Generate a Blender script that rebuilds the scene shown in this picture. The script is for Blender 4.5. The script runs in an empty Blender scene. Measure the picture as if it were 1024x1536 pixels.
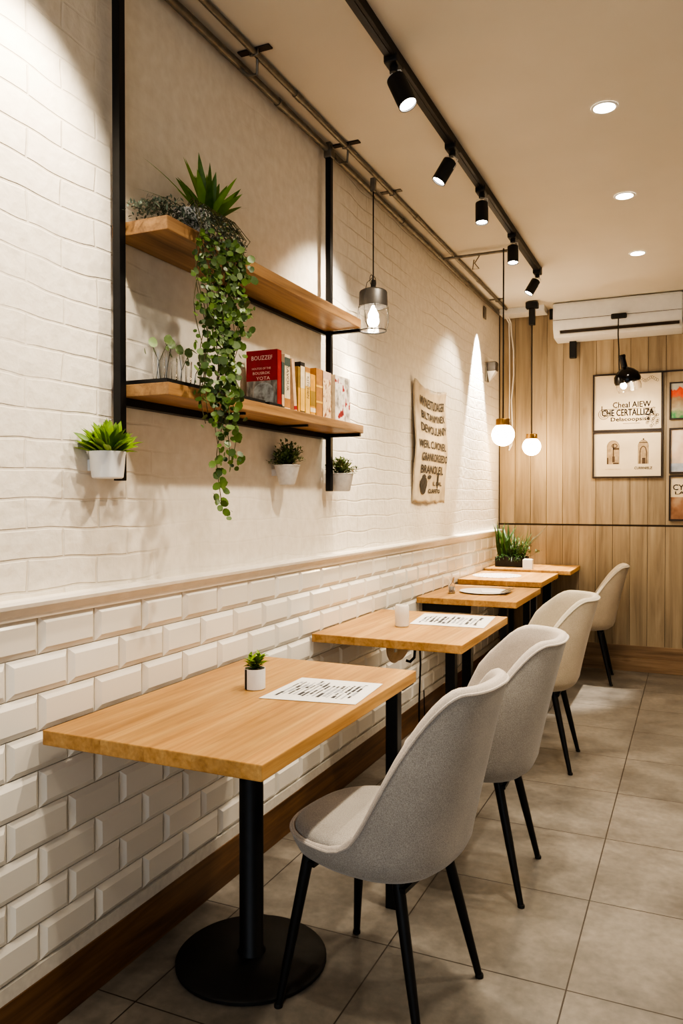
import bpy, bmesh, math, random
from mathutils import Vector, Matrix, Quaternion
PI = math.pi
col = bpy.context.scene.collection
rnd = random.Random(7)
V = Vector

# ------------------------------------------------------------------ materials
def nt(name):
    m = bpy.data.materials.new(name); m.use_nodes = True
    t = m.node_tree; b = t.nodes['Principled BSDF']
    return m, t, b
def lin(c):
    return tuple((x / 12.92 if x <= .04045 else ((x + .055) / 1.055) ** 2.4) for x in c)
def rgb(r, g, b): return lin((r / 255, g / 255, b / 255)) + (1,)
def N(t, kind, **kw):
    n = t.nodes.new(kind)
    for k, v in kw.items():
        if k.startswith('i_'):
            n.inputs[k[2:].replace('_', ' ')].default_value = v
        else: setattr(n, k, v)
    return n
def L(t, a, b): t.links.new(a, b)
def ramp(t, stops, src=None):
    r = N(t, 'ShaderNodeValToRGB'); e = r.color_ramp.elements
    while len(e) < len(stops): e.new(.5)
    for i, (p, c) in enumerate(stops): e[i].position = p; e[i].color = c
    if src is not None: L(t, src, r.inputs[0])
    return r
def coords(t, scale=(1, 1, 1), loc=(0, 0, 0), rot=(0, 0, 0)):
    c = N(t, 'ShaderNodeTexCoord'); m = N(t, 'ShaderNodeMapping')
    m.inputs['Scale'].default_value = scale; m.inputs['Location'].default_value = loc; m.inputs['Rotation'].default_value = rot
    L(t, c.outputs['Object'], m.inputs['Vector']); return m.outputs[0]
def plain(name, c, rough=.5, metal=0, noise=.06, nscale=30, bump=0, **kw):
    m, t, b = nt(name)
    b.inputs['Roughness'].default_value = rough; b.inputs['Metallic'].default_value = metal
    for k, v in kw.items(): b.inputs[k.replace('_', ' ')].default_value = v
    n = N(t, 'ShaderNodeTexNoise'); n.inputs['Scale'].default_value = nscale; n.inputs['Detail'].default_value = 4
    L(t, coords(t), n.inputs['Vector'])
    d = tuple(max(0, x * (1 - noise * 2)) for x in c[:3]) + (1,); l = tuple(min(1, x * (1 + noise * 2)) for x in c[:3]) + (1,)
    L(t, ramp(t, [(.3, d), (.7, l)], n.outputs[0]).outputs[0], b.inputs['Base Color'])
    if bump:
        bp = N(t, 'ShaderNodeBump'); bp.inputs['Strength'].default_value = bump; bp.inputs['Distance'].default_value = .002
        L(t, n.outputs[0], bp.inputs['Height']); L(t, bp.outputs[0], b.inputs['Normal'])
    return m
def emit(name, c, s):
    m, t, b = nt(name)
    b.inputs['Base Color'].default_value = c; b.inputs['Emission Color'].default_value = c; b.inputs['Emission Strength'].default_value = s
    return m
def glass(name, c=(1, 1, 1, 1), rough=.02):
    m, t, b = nt(name)
    b.inputs['Base Color'].default_value = c; b.inputs['Roughness'].default_value = rough
    b.inputs['Transmission Weight'].default_value = 1; b.inputs['IOR'].default_value = 1.45
    return m
def wood(name, dark, mid, light, axis=1, board=.11, rough=.42, scale=1.0, island=False, contrast=1.0, knots=True):
    """grain runs along the given object axis, boards are glued side by side across it"""
    m, t, b = nt(name); b.inputs['Roughness'].default_value = rough
    sc = [16 * scale] * 3; sc[axis] = 1.1 * scale
    c = N(t, 'ShaderNodeTexCoord'); off = N(t, 'ShaderNodeVectorMath', operation='ADD'); L(t, c.outputs['Object'], off.inputs[0])
    if island:
        g = N(t, 'ShaderNodeNewGeometry'); rv = g.outputs['Random Per Island']
    else:
        s = N(t, 'ShaderNodeSeparateXYZ'); L(t, c.outputs['Object'], s.inputs[0])
        dv = N(t, 'ShaderNodeMath', operation='DIVIDE'); dv.inputs[1].default_value = board; L(t, s.outputs[0 if axis != 0 else 1], dv.inputs[0])
        fl = N(t, 'ShaderNodeMath', operation='FLOOR'); L(t, dv.outputs[0], fl.inputs[0])
        wn = N(t, 'ShaderNodeTexWhiteNoise', noise_dimensions='1D'); L(t, fl.outputs[0], wn.inputs['W']); rv = wn.outputs['Value']
    ml = N(t, 'ShaderNodeMath', operation='MULTIPLY'); ml.inputs[1].default_value = 17.3; L(t, rv, ml.inputs[0])
    L(t, ml.outputs[0], off.inputs[1])
    mp = N(t, 'ShaderNodeMapping'); mp.inputs['Scale'].default_value = sc; L(t, off.outputs[0], mp.inputs['Vector'])
    n1 = N(t, 'ShaderNodeTexNoise'); n1.inputs['Scale'].default_value = 1.6; n1.inputs['Detail'].default_value = 8; n1.inputs['Roughness'].default_value = .62; n1.inputs['Distortion'].default_value = .6
    L(t, mp.outputs[0], n1.inputs['Vector'])
    r1 = ramp(t, [(.28, dark), (.48, mid), (.72, light)], n1.outputs[0])
    mp2 = N(t, 'ShaderNodeMapping'); sc2 = [90 * scale] * 3; sc2[axis] = 2.5 * scale; mp2.inputs['Scale'].default_value = sc2; L(t, off.outputs[0], mp2.inputs['Vector'])
    n2 = N(t, 'ShaderNodeTexNoise'); n2.inputs['Scale'].default_value = 1; n2.inputs['Detail'].default_value = 3; L(t, mp2.outputs[0], n2.inputs['Vector'])
    r2 = ramp(t, [(.3, (.78, .76, .72, 1)), (.6, (1.04, 1.04, 1.04, 1))], n2.outputs[0])
    mx = N(t, 'ShaderNodeMix', data_type='RGBA', blend_type='MULTIPLY'); mx.inputs[0].default_value = .75 * contrast
    L(t, r1.outputs[0], mx.inputs[6]); L(t, r2.outputs[0], mx.inputs[7])
    r3 = ramp(t, [(0, (.86, .85, .83, 1)), (1, (1.08, 1.07, 1.05, 1))], rv)
    mx2 = N(t, 'ShaderNodeMix', data_type='RGBA', blend_type='MULTIPLY'); mx2.inputs[0].default_value = 1
    L(t, mx.outputs[2], mx2.inputs[6]); L(t, r3.outputs[0], mx2.inputs[7]); out = mx2.outputs[2]
    if knots:
        mp3 = N(t, 'ShaderNodeMapping'); k = [11.0] * 3; k[axis] = 2.6; mp3.inputs['Scale'].default_value = k; L(t, off.outputs[0], mp3.inputs['Vector'])
        n3 = N(t, 'ShaderNodeTexNoise'); n3.inputs['Scale'].default_value = 1.0; n3.inputs['Detail'].default_value = 2; L(t, mp3.outputs[0], n3.inputs['Vector'])
        r4 = ramp(t, [(.70, (1, 1, 1, 1)), (.80, (.42, .33, .25, 1))], n3.outputs[0])
        mx3 = N(t, 'ShaderNodeMix', data_type='RGBA', blend_type='MULTIPLY'); mx3.inputs[0].default_value = .9
        L(t, out, mx3.inputs[6]); L(t, r4.outputs[0], mx3.inputs[7]); out = mx3.outputs[2]
    L(t, out, b.inputs['Base Color'])
    bp = N(t, 'ShaderNodeBump'); bp.inputs['Strength'].default_value = .12; bp.inputs['Distance'].default_value = .002; L(t, n2.outputs[0], bp.inputs['Height']); L(t, bp.outputs[0], b.inputs['Normal'])
    return m
def fabric(name, c1, c2, scale=420, bump=.35):
    m, t, b = nt(name); b.inputs['Roughness'].default_value = .95
    b.inputs['Sheen Weight'].default_value = .25
    co = coords(t)
    n = N(t, 'ShaderNodeTexNoise'); n.inputs['Scale'].default_value = scale; n.inputs['Detail'].default_value = 3; L(t, co, n.inputs['Vector'])
    n2 = N(t, 'ShaderNodeTexNoise'); n2.inputs['Scale'].default_value = 9; L(t, co, n2.inputs['Vector'])
    r = ramp(t, [(.3, c1), (.7, c2)], n.outputs[0]); r2 = ramp(t, [(.3, (.9, .9, .9, 1)), (.7, (1.05, 1.05, 1.05, 1))], n2.outputs[0])
    mx = N(t, 'ShaderNodeMix', data_type='RGBA', blend_type='MULTIPLY'); mx.inputs[0].default_value = 1
    L(t, r.outputs[0], mx.inputs[6]); L(t, r2.outputs[0], mx.inputs[7]); L(t, mx.outputs[2], b.inputs['Base Color'])
    bp = N(t, 'ShaderNodeBump'); bp.inputs['Strength'].default_value = bump; bp.inputs['Distance'].default_value = .001
    L(t, n.outputs[0], bp.inputs['Height']); L(t, bp.outputs[0], b.inputs['Normal'])
    return m
def leafmat(name, dark, light, rough=.45):
    m, t, b = nt(name); b.inputs['Roughness'].default_value = rough
    g = N(t, 'ShaderNodeNewGeometry')
    n = N(t, 'ShaderNodeTexNoise'); n.inputs['Scale'].default_value = 40; L(t, coords(t), n.inputs['Vector'])
    ad = N(t, 'ShaderNodeMath', operation='MULTIPLY_ADD'); ad.inputs[1].default_value = .6; L(t, g.outputs['Random Per Island'], ad.inputs[0])
    m2 = N(t, 'ShaderNodeMath', operation='MULTIPLY'); m2.inputs[1].default_value = .5; L(t, n.outputs[0], m2.inputs[0]); L(t, m2.outputs[0], ad.inputs[2])
    L(t, ramp(t, [(.1, dark), (.9, light)], ad.outputs[0]).outputs[0], b.inputs['Base Color'])
    b.inputs['Subsurface Weight'].default_value = .05
    return m
def scribble(name, base, ink, scale=(30, 200, 1), thr=.52):
    m, t, b = nt(name); b.inputs['Roughness'].default_value = .8
    n = N(t, 'ShaderNodeTexNoise'); n.inputs['Scale'].default_value = 1; n.inputs['Detail'].default_value = 5; L(t, coords(t, scale), n.inputs['Vector'])
    L(t, ramp(t, [(thr, base), (thr + .06, ink)], n.outputs[0]).outputs[0], b.inputs['Base Color']); return m
def blotch(name, stops, scale=(14, 14, 14), detail=3):
    m, t, b = nt(name); b.inputs['Roughness'].default_value = .6
    n = N(t, 'ShaderNodeTexNoise'); n.inputs['Scale'].default_value = 1; n.inputs['Detail'].default_value = detail; L(t, coords(t, scale), n.inputs['Vector'])
    L(t, ramp(t, stops, n.outputs[0]).outputs[0], b.inputs['Base Color']); return m

M = {}
M['oak'] = wood('oak', rgb(160, 114, 60), rgb(189, 143, 84), rgb(210, 168, 108), axis=1, board=.125)
M['oak_edge'] = wood('oak_edge', rgb(150, 112, 70), rgb(176, 136, 90), rgb(196, 156, 108), axis=1, board=.5, knots=False)
M['shelf_wood'] = wood('shelf_wood', rgb(112, 82, 54), rgb(160, 122, 82), rgb(186, 148, 104), axis=1, board=.3)
M['base_wood'] = wood('base_wood', rgb(70, 48, 28), rgb(104, 74, 46), rgb(132, 98, 64), axis=1, board=.5)
M['back_base'] = wood('back_base', rgb(118, 94, 68), rgb(150, 122, 92), rgb(172, 144, 112), axis=0, board=.5)
M['planks'] = wood('planks', rgb(132, 117, 96), rgb(162, 144, 118), rgb(184, 166, 138), axis=2, island=True, rough=.6, scale=.55, contrast=.6)
M['black'] = plain('black_metal', rgb(22, 22, 24), .42, .3, .1)
M['matte_black'] = plain('matte_black', rgb(17, 17, 18), .55, 0, .1)
M['dark_line'] = plain('dark_line', rgb(52, 40, 30), .7)
M['conduit'] = plain('galvanised', rgb(128, 122, 112), .45, .7, .1)
M['track'] = plain('track_metal', rgb(38, 34, 31), .5, .3, .1)
M['steel'] = plain('steel', rgb(150, 146, 138), .3, .9)
M['brass'] = plain('brass', rgb(150, 116, 66), .3, .9)
M['white_pot'] = plain('white_pot', rgb(226, 224, 222), .45, 0, .02)
M['grey_pot'] = plain('grey_pot', rgb(208, 204, 198), .7, 0, .04, 60, .1)
M['soil'] = plain('soil', rgb(48, 36, 26), .95, 0, .3, 120, .6)
M['white_plastic'] = plain('white_plastic', rgb(222, 220, 216), .4, 0, .015)
M['paint'] = plain('ceiling_paint', rgb(212, 204, 190), .9, 0, .012, 3)
M['trim_paint'] = plain('trim_paint', rgb(232, 224, 212), .45, 0, .02, 20)
M['grey'] = fabric('grey_fabric', rgb(140, 134, 127), rgb(182, 175, 166))
M['beige'] = fabric('beige_fabric', rgb(172, 156, 134), rgb(206, 190, 166))
M['lining'] = fabric('pale_lining', rgb(176, 165, 154), rgb(208, 197, 186))
M['lining_b'] = fabric('pale_lining_beige', rgb(176, 166, 150), rgb(208, 198, 180))
M['paper'] = plain('paper', rgb(236, 234, 230), .8, 0, .015)
M['ink'] = plain('ink', rgb(66, 66, 70), .8)
M['grey_ink'] = plain('grey_ink', rgb(170, 172, 178), .8)
M['glass'] = glass('clear_glass')
M['frost'] = plain('frosted_wax', rgb(238, 232, 222), .6, 0, .02, Transmission_Weight=.25)
M['leaf_bright'] = leafmat('leaf_bright', rgb(58, 92, 18), rgb(140, 172, 44))
M['leaf_spike'] = leafmat('leaf_spike', rgb(44, 80, 18), rgb(128, 164, 52))
M['leaf_vine'] = leafmat('leaf_vine', rgb(34, 58, 20), rgb(100, 128, 54))
M['leaf_silver'] = leafmat('leaf_silver', rgb(40, 52, 42), rgb(136, 150, 132), .7)
M['leaf_dark'] = leafmat('leaf_dark', rgb(50, 72, 38), rgb(124, 146, 88))
M['leaf_deep'] = leafmat('leaf_deep', rgb(20, 42, 16), rgb(66, 98, 40))
M['stem'] = plain('stem', rgb(84, 80, 48), .7)
WARM = (1, .88, .70)

# upper wall: painted brick, joints fading out in places
def brick_wall():
    m, t, b = nt('painted_brick'); b.inputs['Roughness'].default_value = .75
    c = N(t, 'ShaderNodeTexCoord'); s = N(t, 'ShaderNodeSeparateXYZ'); L(t, c.outputs['Object'], s.inputs[0])
    cb = N(t, 'ShaderNodeCombineXYZ'); L(t, s.outputs[1], cb.inputs[0]); L(t, s.outputs[2], cb.inputs[1])
    wob = N(t, 'ShaderNodeTexNoise'); wob.inputs['Scale'].default_value = 3.2; L(t, c.outputs['Object'], wob.inputs['Vector'])
    wv = N(t, 'ShaderNodeVectorMath', operation='SCALE'); wv.inputs['Scale'].default_value = .045; L(t, wob.outputs[1], wv.inputs[0])
    av = N(t, 'ShaderNodeVectorMath', operation='ADD'); L(t, cb.outputs[0], av.inputs[0]); L(t, wv.outputs[0], av.inputs[1])
    br = N(t, 'ShaderNodeTexBrick'); br.inputs['Scale'].default_value = 1; br.inputs['Brick Width'].default_value = .235; br.inputs['Row Height'].default_value = .0735
    br.inputs['Mortar Size'].default_value = .0045; br.inputs['Mortar Smooth'].default_value = .6
    L(t, av.outputs[0], br.inputs['Vector'])
    n1 = N(t, 'ShaderNodeTexNoise'); n1.inputs['Scale'].default_value = 26; n1.inputs['Detail'].default_value = 6; L(t, c.outputs['Object'], n1.inputs['Vector'])
    n2 = N(t, 'ShaderNodeTexNoise'); n2.inputs['Scale'].default_value = 1.3; n2.inputs['Detail'].default_value = 2; L(t, c.outputs['Object'], n2.inputs['Vector'])
    # smooth plastered zone in the middle of the wall
    def edge(a0, a1, src):
        mr = N(t, 'ShaderNodeMapRange', interpolation_type='SMOOTHSTEP'); mr.inputs[1].default_value = a0; mr.inputs[2].default_value = a1; L(t, src, mr.inputs[0]); return mr.outputs[0]
    e1 = edge(1.95, 1.55, s.outputs[1]); e2 = edge(2.9, 3.4, s.outputs[1])
    mxm = N(t, 'ShaderNodeMath', operation='MAXIMUM'); L(t, e1, mxm.inputs[0]); L(t, e2, mxm.inputs[1])
    ra = ramp(t, [(.40, (.10, .10, .10, 1)), (.66, (1, 1, 1, 1))], n2.outputs[0])
    fac = N(t, 'ShaderNodeMath', operation='MULTIPLY_ADD'); L(t, mxm.outputs[0], fac.inputs[0]); fac.inputs[1].default_value = .8; fac.inputs[2].default_value = .06
    f2 = N(t, 'ShaderNodeMath', operation='MULTIPLY'); L(t, fac.outputs[0], f2.inputs[0]); L(t, ra.outputs[0], f2.inputs[1])
    jo = N(t, 'ShaderNodeMath', operation='MULTIPLY'); L(t, br.outputs['Fac'], jo.inputs[0]); L(t, f2.outputs[0], jo.inputs[1])
    h = N(t, 'ShaderNodeMath', operation='MULTIPLY_ADD'); L(t, jo.outputs[0], h.inputs[0]); h.inputs[1].default_value = -1.6
    nsc = N(t, 'ShaderNodeMath', operation='MULTIPLY'); nsc.inputs[1].default_value = .6; L(t, n1.outputs[0], nsc.inputs[0]); zb = N(t, 'ShaderNodeMath', operation='MULTIPLY_ADD'); L(t, mxm.outputs[0], zb.inputs[0]); zb.inputs[1].default_value = 1.5; zb.inputs[2].default_value = .6; z2 = N(t, 'ShaderNodeMath', operation='MULTIPLY'); L(t, zb.outputs[0], z2.inputs[0]); L(t, nsc.outputs[0], z2.inputs[1]); L(t, z2.outputs[0], h.inputs[2])
    bp = N(t, 'ShaderNodeBump'); bp.inputs['Strength'].default_value = .55; bp.inputs['Distance'].default_value = .006; L(t, h.outputs[0], bp.inputs['Height']); L(t, bp.outputs[0], b.inputs['Normal'])
    base = ramp(t, [(.3, rgb(229, 220, 206)), (.7, rgb(240, 232, 219))], n1.outputs[0])
    mx = N(t, 'ShaderNodeMix', data_type='RGBA'); jm = N(t, 'ShaderNodeMath', operation='MULTIPLY'); jm.inputs[1].default_value = .55; L(t, jo.outputs[0], jm.inputs[0]); L(t, jm.outputs[0], mx.inputs[0]); L(t, base.outputs[0], mx.inputs[6]); mx.inputs[7].default_value = rgb(196, 184, 166)
    L(t, mx.outputs[2], b.inputs['Base Color']); return m
M['brick'] = brick_wall()
def tile_mat():
    m, t, b = nt('glazed_tile'); b.inputs['Roughness'].default_value = .16
    g = N(t, 'ShaderNodeNewGeometry')
    L(t, ramp(t, [(0, rgb(222, 216, 206)), (1, rgb(234, 229, 220))], g.outputs['Random Per Island']).outputs[0], b.inputs['Base Color'])
    n = N(t, 'ShaderNodeTexNoise'); n.inputs['Scale'].default_value = 14; L(t, coords(t), n.inputs['Vector'])
    bp = N(t, 'ShaderNodeBump'); bp.inputs['Strength'].default_value = .08; bp.inputs['Distance'].default_value = .004; L(t, n.outputs[0], bp.inputs['Height']); L(t, bp.outputs[0], b.inputs['Normal'])
    return m
M['tile'] = tile_mat()
M['grout'] = plain('grout', rgb(206, 200, 190), .9, 0, .03, 60)
def floor_mat():
    m, t, b = nt('floor_tile')
    co = coords(t, (1, 1, 1), (-.135, -.0825, 0))
    br = N(t, 'ShaderNodeTexBrick', offset=0.0, squash=1.0); br.inputs['Scale'].default_value = 1; br.inputs['Brick Width'].default_value = .505; br.inputs['Row Height'].default_value = .5075
    br.inputs['Mortar Size'].default_value = .0022; br.inputs['Mortar Smooth'].default_value = .1
    br.inputs['Color1'].default_value = (.92, .92, .92, 1); br.inputs['Color2'].default_value = (1.06, 1.05, 1.04, 1); br.inputs['Mortar'].default_value = (1, 1, 1, 1)
    L(t, co, br.inputs['Vector'])
    n1 = N(t, 'ShaderNodeTexNoise'); n1.inputs['Scale'].default_value = 3.2; n1.inputs['Detail'].default_value = 9; n1.inputs['Roughness'].default_value = .68; L(t, co, n1.inputs['Vector'])
    n2 = N(t, 'ShaderNodeTexNoise'); n2.inputs['Scale'].default_value = 38; n2.inputs['Detail'].default_value = 5; L(t, co, n2.inputs['Vector'])
    r1 = ramp(t, [(.30, rgb(92, 87, 81)), (.5, rgb(120, 114, 106)), (.72, rgb(146, 138, 128))], n1.outputs[0])
    r2 = ramp(t, [(.3, (.84, .84, .84, 1)), (.7, (1.1, 1.1, 1.1, 1))], n2.outputs[0])
    a = N(t, 'ShaderNodeMix', data_type='RGBA', blend_type='MULTIPLY'); a.inputs[0].default_value = .8; L(t, r1.outputs[0], a.inputs[6]); L(t, r2.outputs[0], a.inputs[7])
    a2 = N(t, 'ShaderNodeMix', data_type='RGBA', blend_type='MULTIPLY'); a2.inputs[0].default_value = 1; L(t, a.outputs[2], a2.inputs[6]); L(t, br.outputs['Color'], a2.inputs[7])
    g = N(t, 'ShaderNodeMix', data_type='RGBA'); L(t, br.outputs['Fac'], g.inputs[0]); L(t, a2.outputs[2], g.inputs[6]); g.inputs[7].default_value = rgb(58, 50, 43)
    L(t, g.outputs[2], b.inputs['Base Color'])
    rr = ramp(t, [(.3, (.34, .34, .34, 1)), (.7, (.52, .52, .52, 1))], n1.outputs[0]); L(t, rr.outputs[0], b.inputs['Roughness'])
    bp = N(t, 'ShaderNodeBump', invert=True); bp.inputs['Strength'].default_value = .5; bp.inputs['Distance'].default_value = .002; L(t, br.outputs['Fac'], bp.inputs['Height']); L(t, bp.outputs[0], b.inputs['Normal'])
    return m
M['floor'] = floor_mat()

# ------------------------------------------------------------------ mesh helpers
class MB:
    def __init__(s): s.bm = bmesh.new()
    def box(s, x0, x1, y0, y1, z0, z1, bevel=0, mat=0, rot=None):
        r = bmesh.ops.create_cube(s.bm, size=1)
        vs = r['verts']
        for v in vs: v.co = V(((x0 + x1) / 2 + v.co.x * (x1 - x0), (y0 + y1) / 2 + v.co.y * (y1 - y0), (z0 + z1) / 2 + v.co.z * (z1 - z0)))
        if rot is not None:
            for v in vs: v.co = rot @ v.co
        fs = list({f for v in vs for f in v.link_faces})
        for f in fs: f.material_index = mat
        if bevel:
            es = list({e for v in vs for e in v.link_edges})
            bmesh.ops.bevel(s.bm, geom=es, offset=bevel, segments=2, affect='EDGES', profile=.6)
        return s
    def ring(s, c, u, w, r, n, ru=1, rw=1):
        return [s.bm.verts.new(c + (u * math.cos(2 * PI * k / n) * ru + w * math.sin(2 * PI * k / n) * rw) * r) for k in range(n)]
    def skin(s, rings, cap0=True, cap1=True, mat=0, closed=True):
        n = len(rings[0])
        for a, b in zip(rings, rings[1:]):
            for k in range(n if closed else n - 1):
                f = s.bm.faces.new((a[k], a[(k + 1) % n], b[(k + 1) % n], b[k])); f.material_index = mat; f.smooth = True
        if cap0: s.bm.faces.new(list(reversed(rings[0]))).material_index = mat
        if cap1: s.bm.faces.new(rings[-1]).material_index = mat
    def tube(s, pts, r, n=10, r1=None, cap=True):
        pts = [V(p) for p in pts]; m = len(pts); rings = []
        t0 = (pts[1] - pts[0]).normalized(); u = t0.orthogonal().normalized()
        for i, p in enumerate(pts):
            t = (pts[min(i + 1, m - 1)] - pts[max(i - 1, 0)]).normalized()
            u = (u - t * u.dot(t)).normalized(); w = t.cross(u)
            rr = r if r1 is None else r + (r1 - r) * i / (m - 1)
            rings.append(s.ring(p, u, w, rr, n))
        s.skin(rings, cap, cap); return s
    def lathe(s, prof, n=32, c=(0, 0, 0), axis=(0, 0, 1), cap0=True, cap1=True):
        ax = V(axis).normalized(); u = ax.orthogonal().normalized() if abs(ax.z) < .999 else V((1, 0, 0)); w = ax.cross(u); c = V(c)
        rings = [s.ring(c + ax * z, u, w, max(r, 1e-4), n) for r, z in prof]
        s.skin(rings, cap0, cap1); return s
    def leaf(s, base, d, up, ln, wd, bend=.3, n=4, fold=.15, prof=None, tipw=0.0):
        base = V(base); d = V(d).normalized(); up = V(up); side = d.cross(up)
        if side.length < 1e-4: side = d.orthogonal()
        side.normalize(); up = side.cross(d).normalized(); rows = []
        p = base.copy(); dd = d.copy()
        for i in range(n + 1):
            t = i / n
            w = wd * (prof(t) if prof else (math.sin(PI * min(1, .12 + t * .88)) ** .8))
            if i == n: w = wd * tipw
            c = s.bm.verts.new(p); nn = side.cross(dd).normalized()
            l = s.bm.verts.new(p - side * w * .5 + nn * fold * w); r = s.bm.verts.new(p + side * w * .5 + nn * fold * w)
            rows.append((l, c, r))
            dd = (dd - up * bend / n).normalized(); p = p + dd * ln / n
        for a, b in zip(rows, rows[1:]):
            for k in (0, 1):
                f = s.bm.faces.new((a[k], a[k + 1], b[k + 1], b[k])); f.smooth = True
        return s
    def disc_leaf(s, c, nrm, up, r, asp=1.0):
        nrm = V(nrm).normalized(); u = V(up) - nrm * V(up).dot(nrm)
        if u.length < 1e-3: u = nrm.orthogonal()
        u.normalize(); w = nrm.cross(u); c = V(c)
        ce = s.bm.verts.new(c - nrm * r * .12)
        rim = []
        for k in range(9):
            a = 2 * PI * k / 9; rr = r * (1.12 if k == 0 else 1)
            rim.append(s.bm.verts.new(c + u * math.cos(a) * rr * asp + w * math.sin(a) * rr + nrm * r * .06 * math.cos(2 * a)))
        for k in range(9):
            f = s.bm.faces.new((ce, rim[k], rim[(k + 1) % 9])); f.smooth = True
        return s
    def grid(s, fn, nu, nv, mat=0):
        vs = [[s.bm.verts.new(V(fn(i / nu, j / nv))) for j in range(nv + 1)] for i in range(nu + 1)]
        for i in range(nu):
            for j in range(nv):
                f = s.bm.faces.new((vs[i][j], vs[i + 1][j], vs[i + 1][j + 1], vs[i][j + 1])); f.smooth = True; f.material_index = mat
        return s
    def quad(s, a, b, c, d, mat=0):
        f = s.bm.faces.new([s.bm.verts.new(V(p)) for p in (a, b, c, d)]); f.material_index = mat; return s
    def add_mesh(s, me, mtx, mat=0):
        k = len(s.bm.verts); kf = len(s.bm.faces); s.bm.from_mesh(me); s.bm.verts.ensure_lookup_table(); s.bm.faces.ensure_lookup_table()
        for f in s.bm.faces[kf:]: f.material_index = mat
        for v in s.bm.verts[k:]: v.co = mtx @ v.co
        return s
    def build(s, name, mat, parent=None, smooth=False, loc=None, angle=40, normals=True):
        if normals: bmesh.ops.recalc_face_normals(s.bm, faces=s.bm.faces[:])
        me = bpy.data.meshes.new(name); s.bm.to_mesh(me); s.bm.free()
        for mm in (mat if isinstance(mat, (list, tuple)) else [mat]): me.materials.append(mm)
        if smooth:
            me.polygons.foreach_set('use_smooth', [True] * len(me.polygons))
            try: me.set_sharp_from_angle(angle=math.radians(angle))
            except Exception: pass
        o = bpy.data.objects.new(name, me); col.objects.link(o)
        if parent: o.parent = parent
        if loc is not None: o.location = loc
        return o
def thing(name, label, cat, loc=(0, 0, 0), rz=0, group=None):
    o = bpy.data.objects.new(name, None); col.objects.link(o); o.empty_display_size = .05
    o.location = loc; o.rotation_euler = (0, 0, rz); tag(o, label, cat, group); return o
def tag(o, label, cat, group=None):
    o['label'] = label; o['category'] = cat
    if group: o['group'] = group
    return o
def struct(name, mb, m, smooth=False, label=None):
    o = mb.build(name, m, smooth=smooth); o['kind'] = 'structure'
    if label: o['label'] = label
    return o
def dup(root, loc, rz=0, label=None, group=None):
    r = root.copy(); col.objects.link(r); r.location = loc; r.rotation_euler = (0, 0, rz)
    if label: r['label'] = label
    if group: r['group'] = group
    for ch in list(root.children):
        c = ch.copy(); col.objects.link(c); c.parent = r
        for g in ch.children:
            d = g.copy(); col.objects.link(d); d.parent = c
    return r
_tc = {}
def text_mesh(s, size=1.0):
    cu = bpy.data.curves.new('txt', 'FONT'); cu.body = s; cu.size = size; cu.align_x = 'CENTER'; cu.align_y = 'CENTER'; cu.resolution_u = 2
    o = bpy.data.objects.new('txt', cu); col.objects.link(o)
    dg = bpy.context.evaluated_depsgraph_get(); me = bpy.data.meshes.new_from_object(o.evaluated_get(dg))
    bpy.data.objects.remove(o); bpy.data.curves.remove(cu)
    return me
def put_text(mb, s, size, at, right, up, width=None, mat=0, bold=0):
    me = text_mesh(s, size); xs = [v.co.x for v in me.vertices]; sx = 1
    if width and xs: sx = width / (max(xs) - min(xs))
    r = V(right); u = V(up); n = r.cross(u)
    mt = Matrix(((r.x * sx, u.x, n.x, at[0]), (r.y * sx, u.y, n.y, at[1]), (r.z * sx, u.z, n.z, at[2]), (0, 0, 0, 1)))
    for dx, dz in (((0, 0), (bold, 0), (0, bold), (bold, bold)) if bold else ((0, 0),)): mb.add_mesh(me, Matrix.Translation(r * dx + u * dz) @ mt, mat)
    bpy.data.meshes.remove(me)

YB = 6.31; ZC = 2.80; XR = 3.3; YF = -2.6
# ------------------------------------------------------------------ the room
struct('floor', MB().box(-.2, XR + .1, YF, YB + .1, -.1, 0), M['floor'])
struct('ceiling', MB().box(-.2, XR + .1, YF, YB + .1, ZC, ZC + .1), M['paint'])
struct('wall_right', MB().box(XR, XR + .1, YF, YB + .1, 0, ZC), M['paint'])
w = MB(); w.box(-.12, 0, YF, YB + .05, 1.03, ZC, mat=0); w.box(-.12, -.002, YF, YB + .05, 0, 1.03, mat=2)
RH, TW = .0935, .195
w.box(-.01, .0105, YF, YB, .13, .1765, 0, 2)
for row in range(9):
    z1 = 1.018 - row * RH; z0 = z1 - RH + .002
    y = 1.412 + (TW / 2 if row % 2 else 0) - 20 * TW
    while y < YB:
        y0, y1 = y + .001, min(y + TW - .001, YB)
        if y1 - y0 > .03 and y1 > -1.2:
            b = .016; x0, x1 = .002, .0125
            o = [V((x0, y0, z0)), V((x0, y1, z0)), V((x0, y1, z1)), V((x0, y0, z1))]
            i_ = [V((x1, y0 + b, z0 + b)), V((x1, y1 - b, z0 + b)), V((x1, y1 - b, z1 - b)), V((x1, y0 + b, z1 - b))]
            ov = [w.bm.verts.new(p) for p in o]; iv = [w.bm.verts.new(p) for p in i_]; bv = [w.bm.verts.new(p - V((.003, 0, 0))) for p in o]
            f = w.bm.faces.new(iv); f.material_index = 1
            for k in range(4):
                f = w.bm.faces.new((ov[k], ov[(k + 1) % 4], iv[(k + 1) % 4], iv[k])); f.material_index = 1
                f = w.bm.faces.new((bv[k], bv[(k + 1) % 4], ov[(k + 1) % 4], ov[k])); f.material_index = 1
        y += TW
struct('wall_left', w, [M['brick'], M['tile'], M['grout']])
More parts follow.
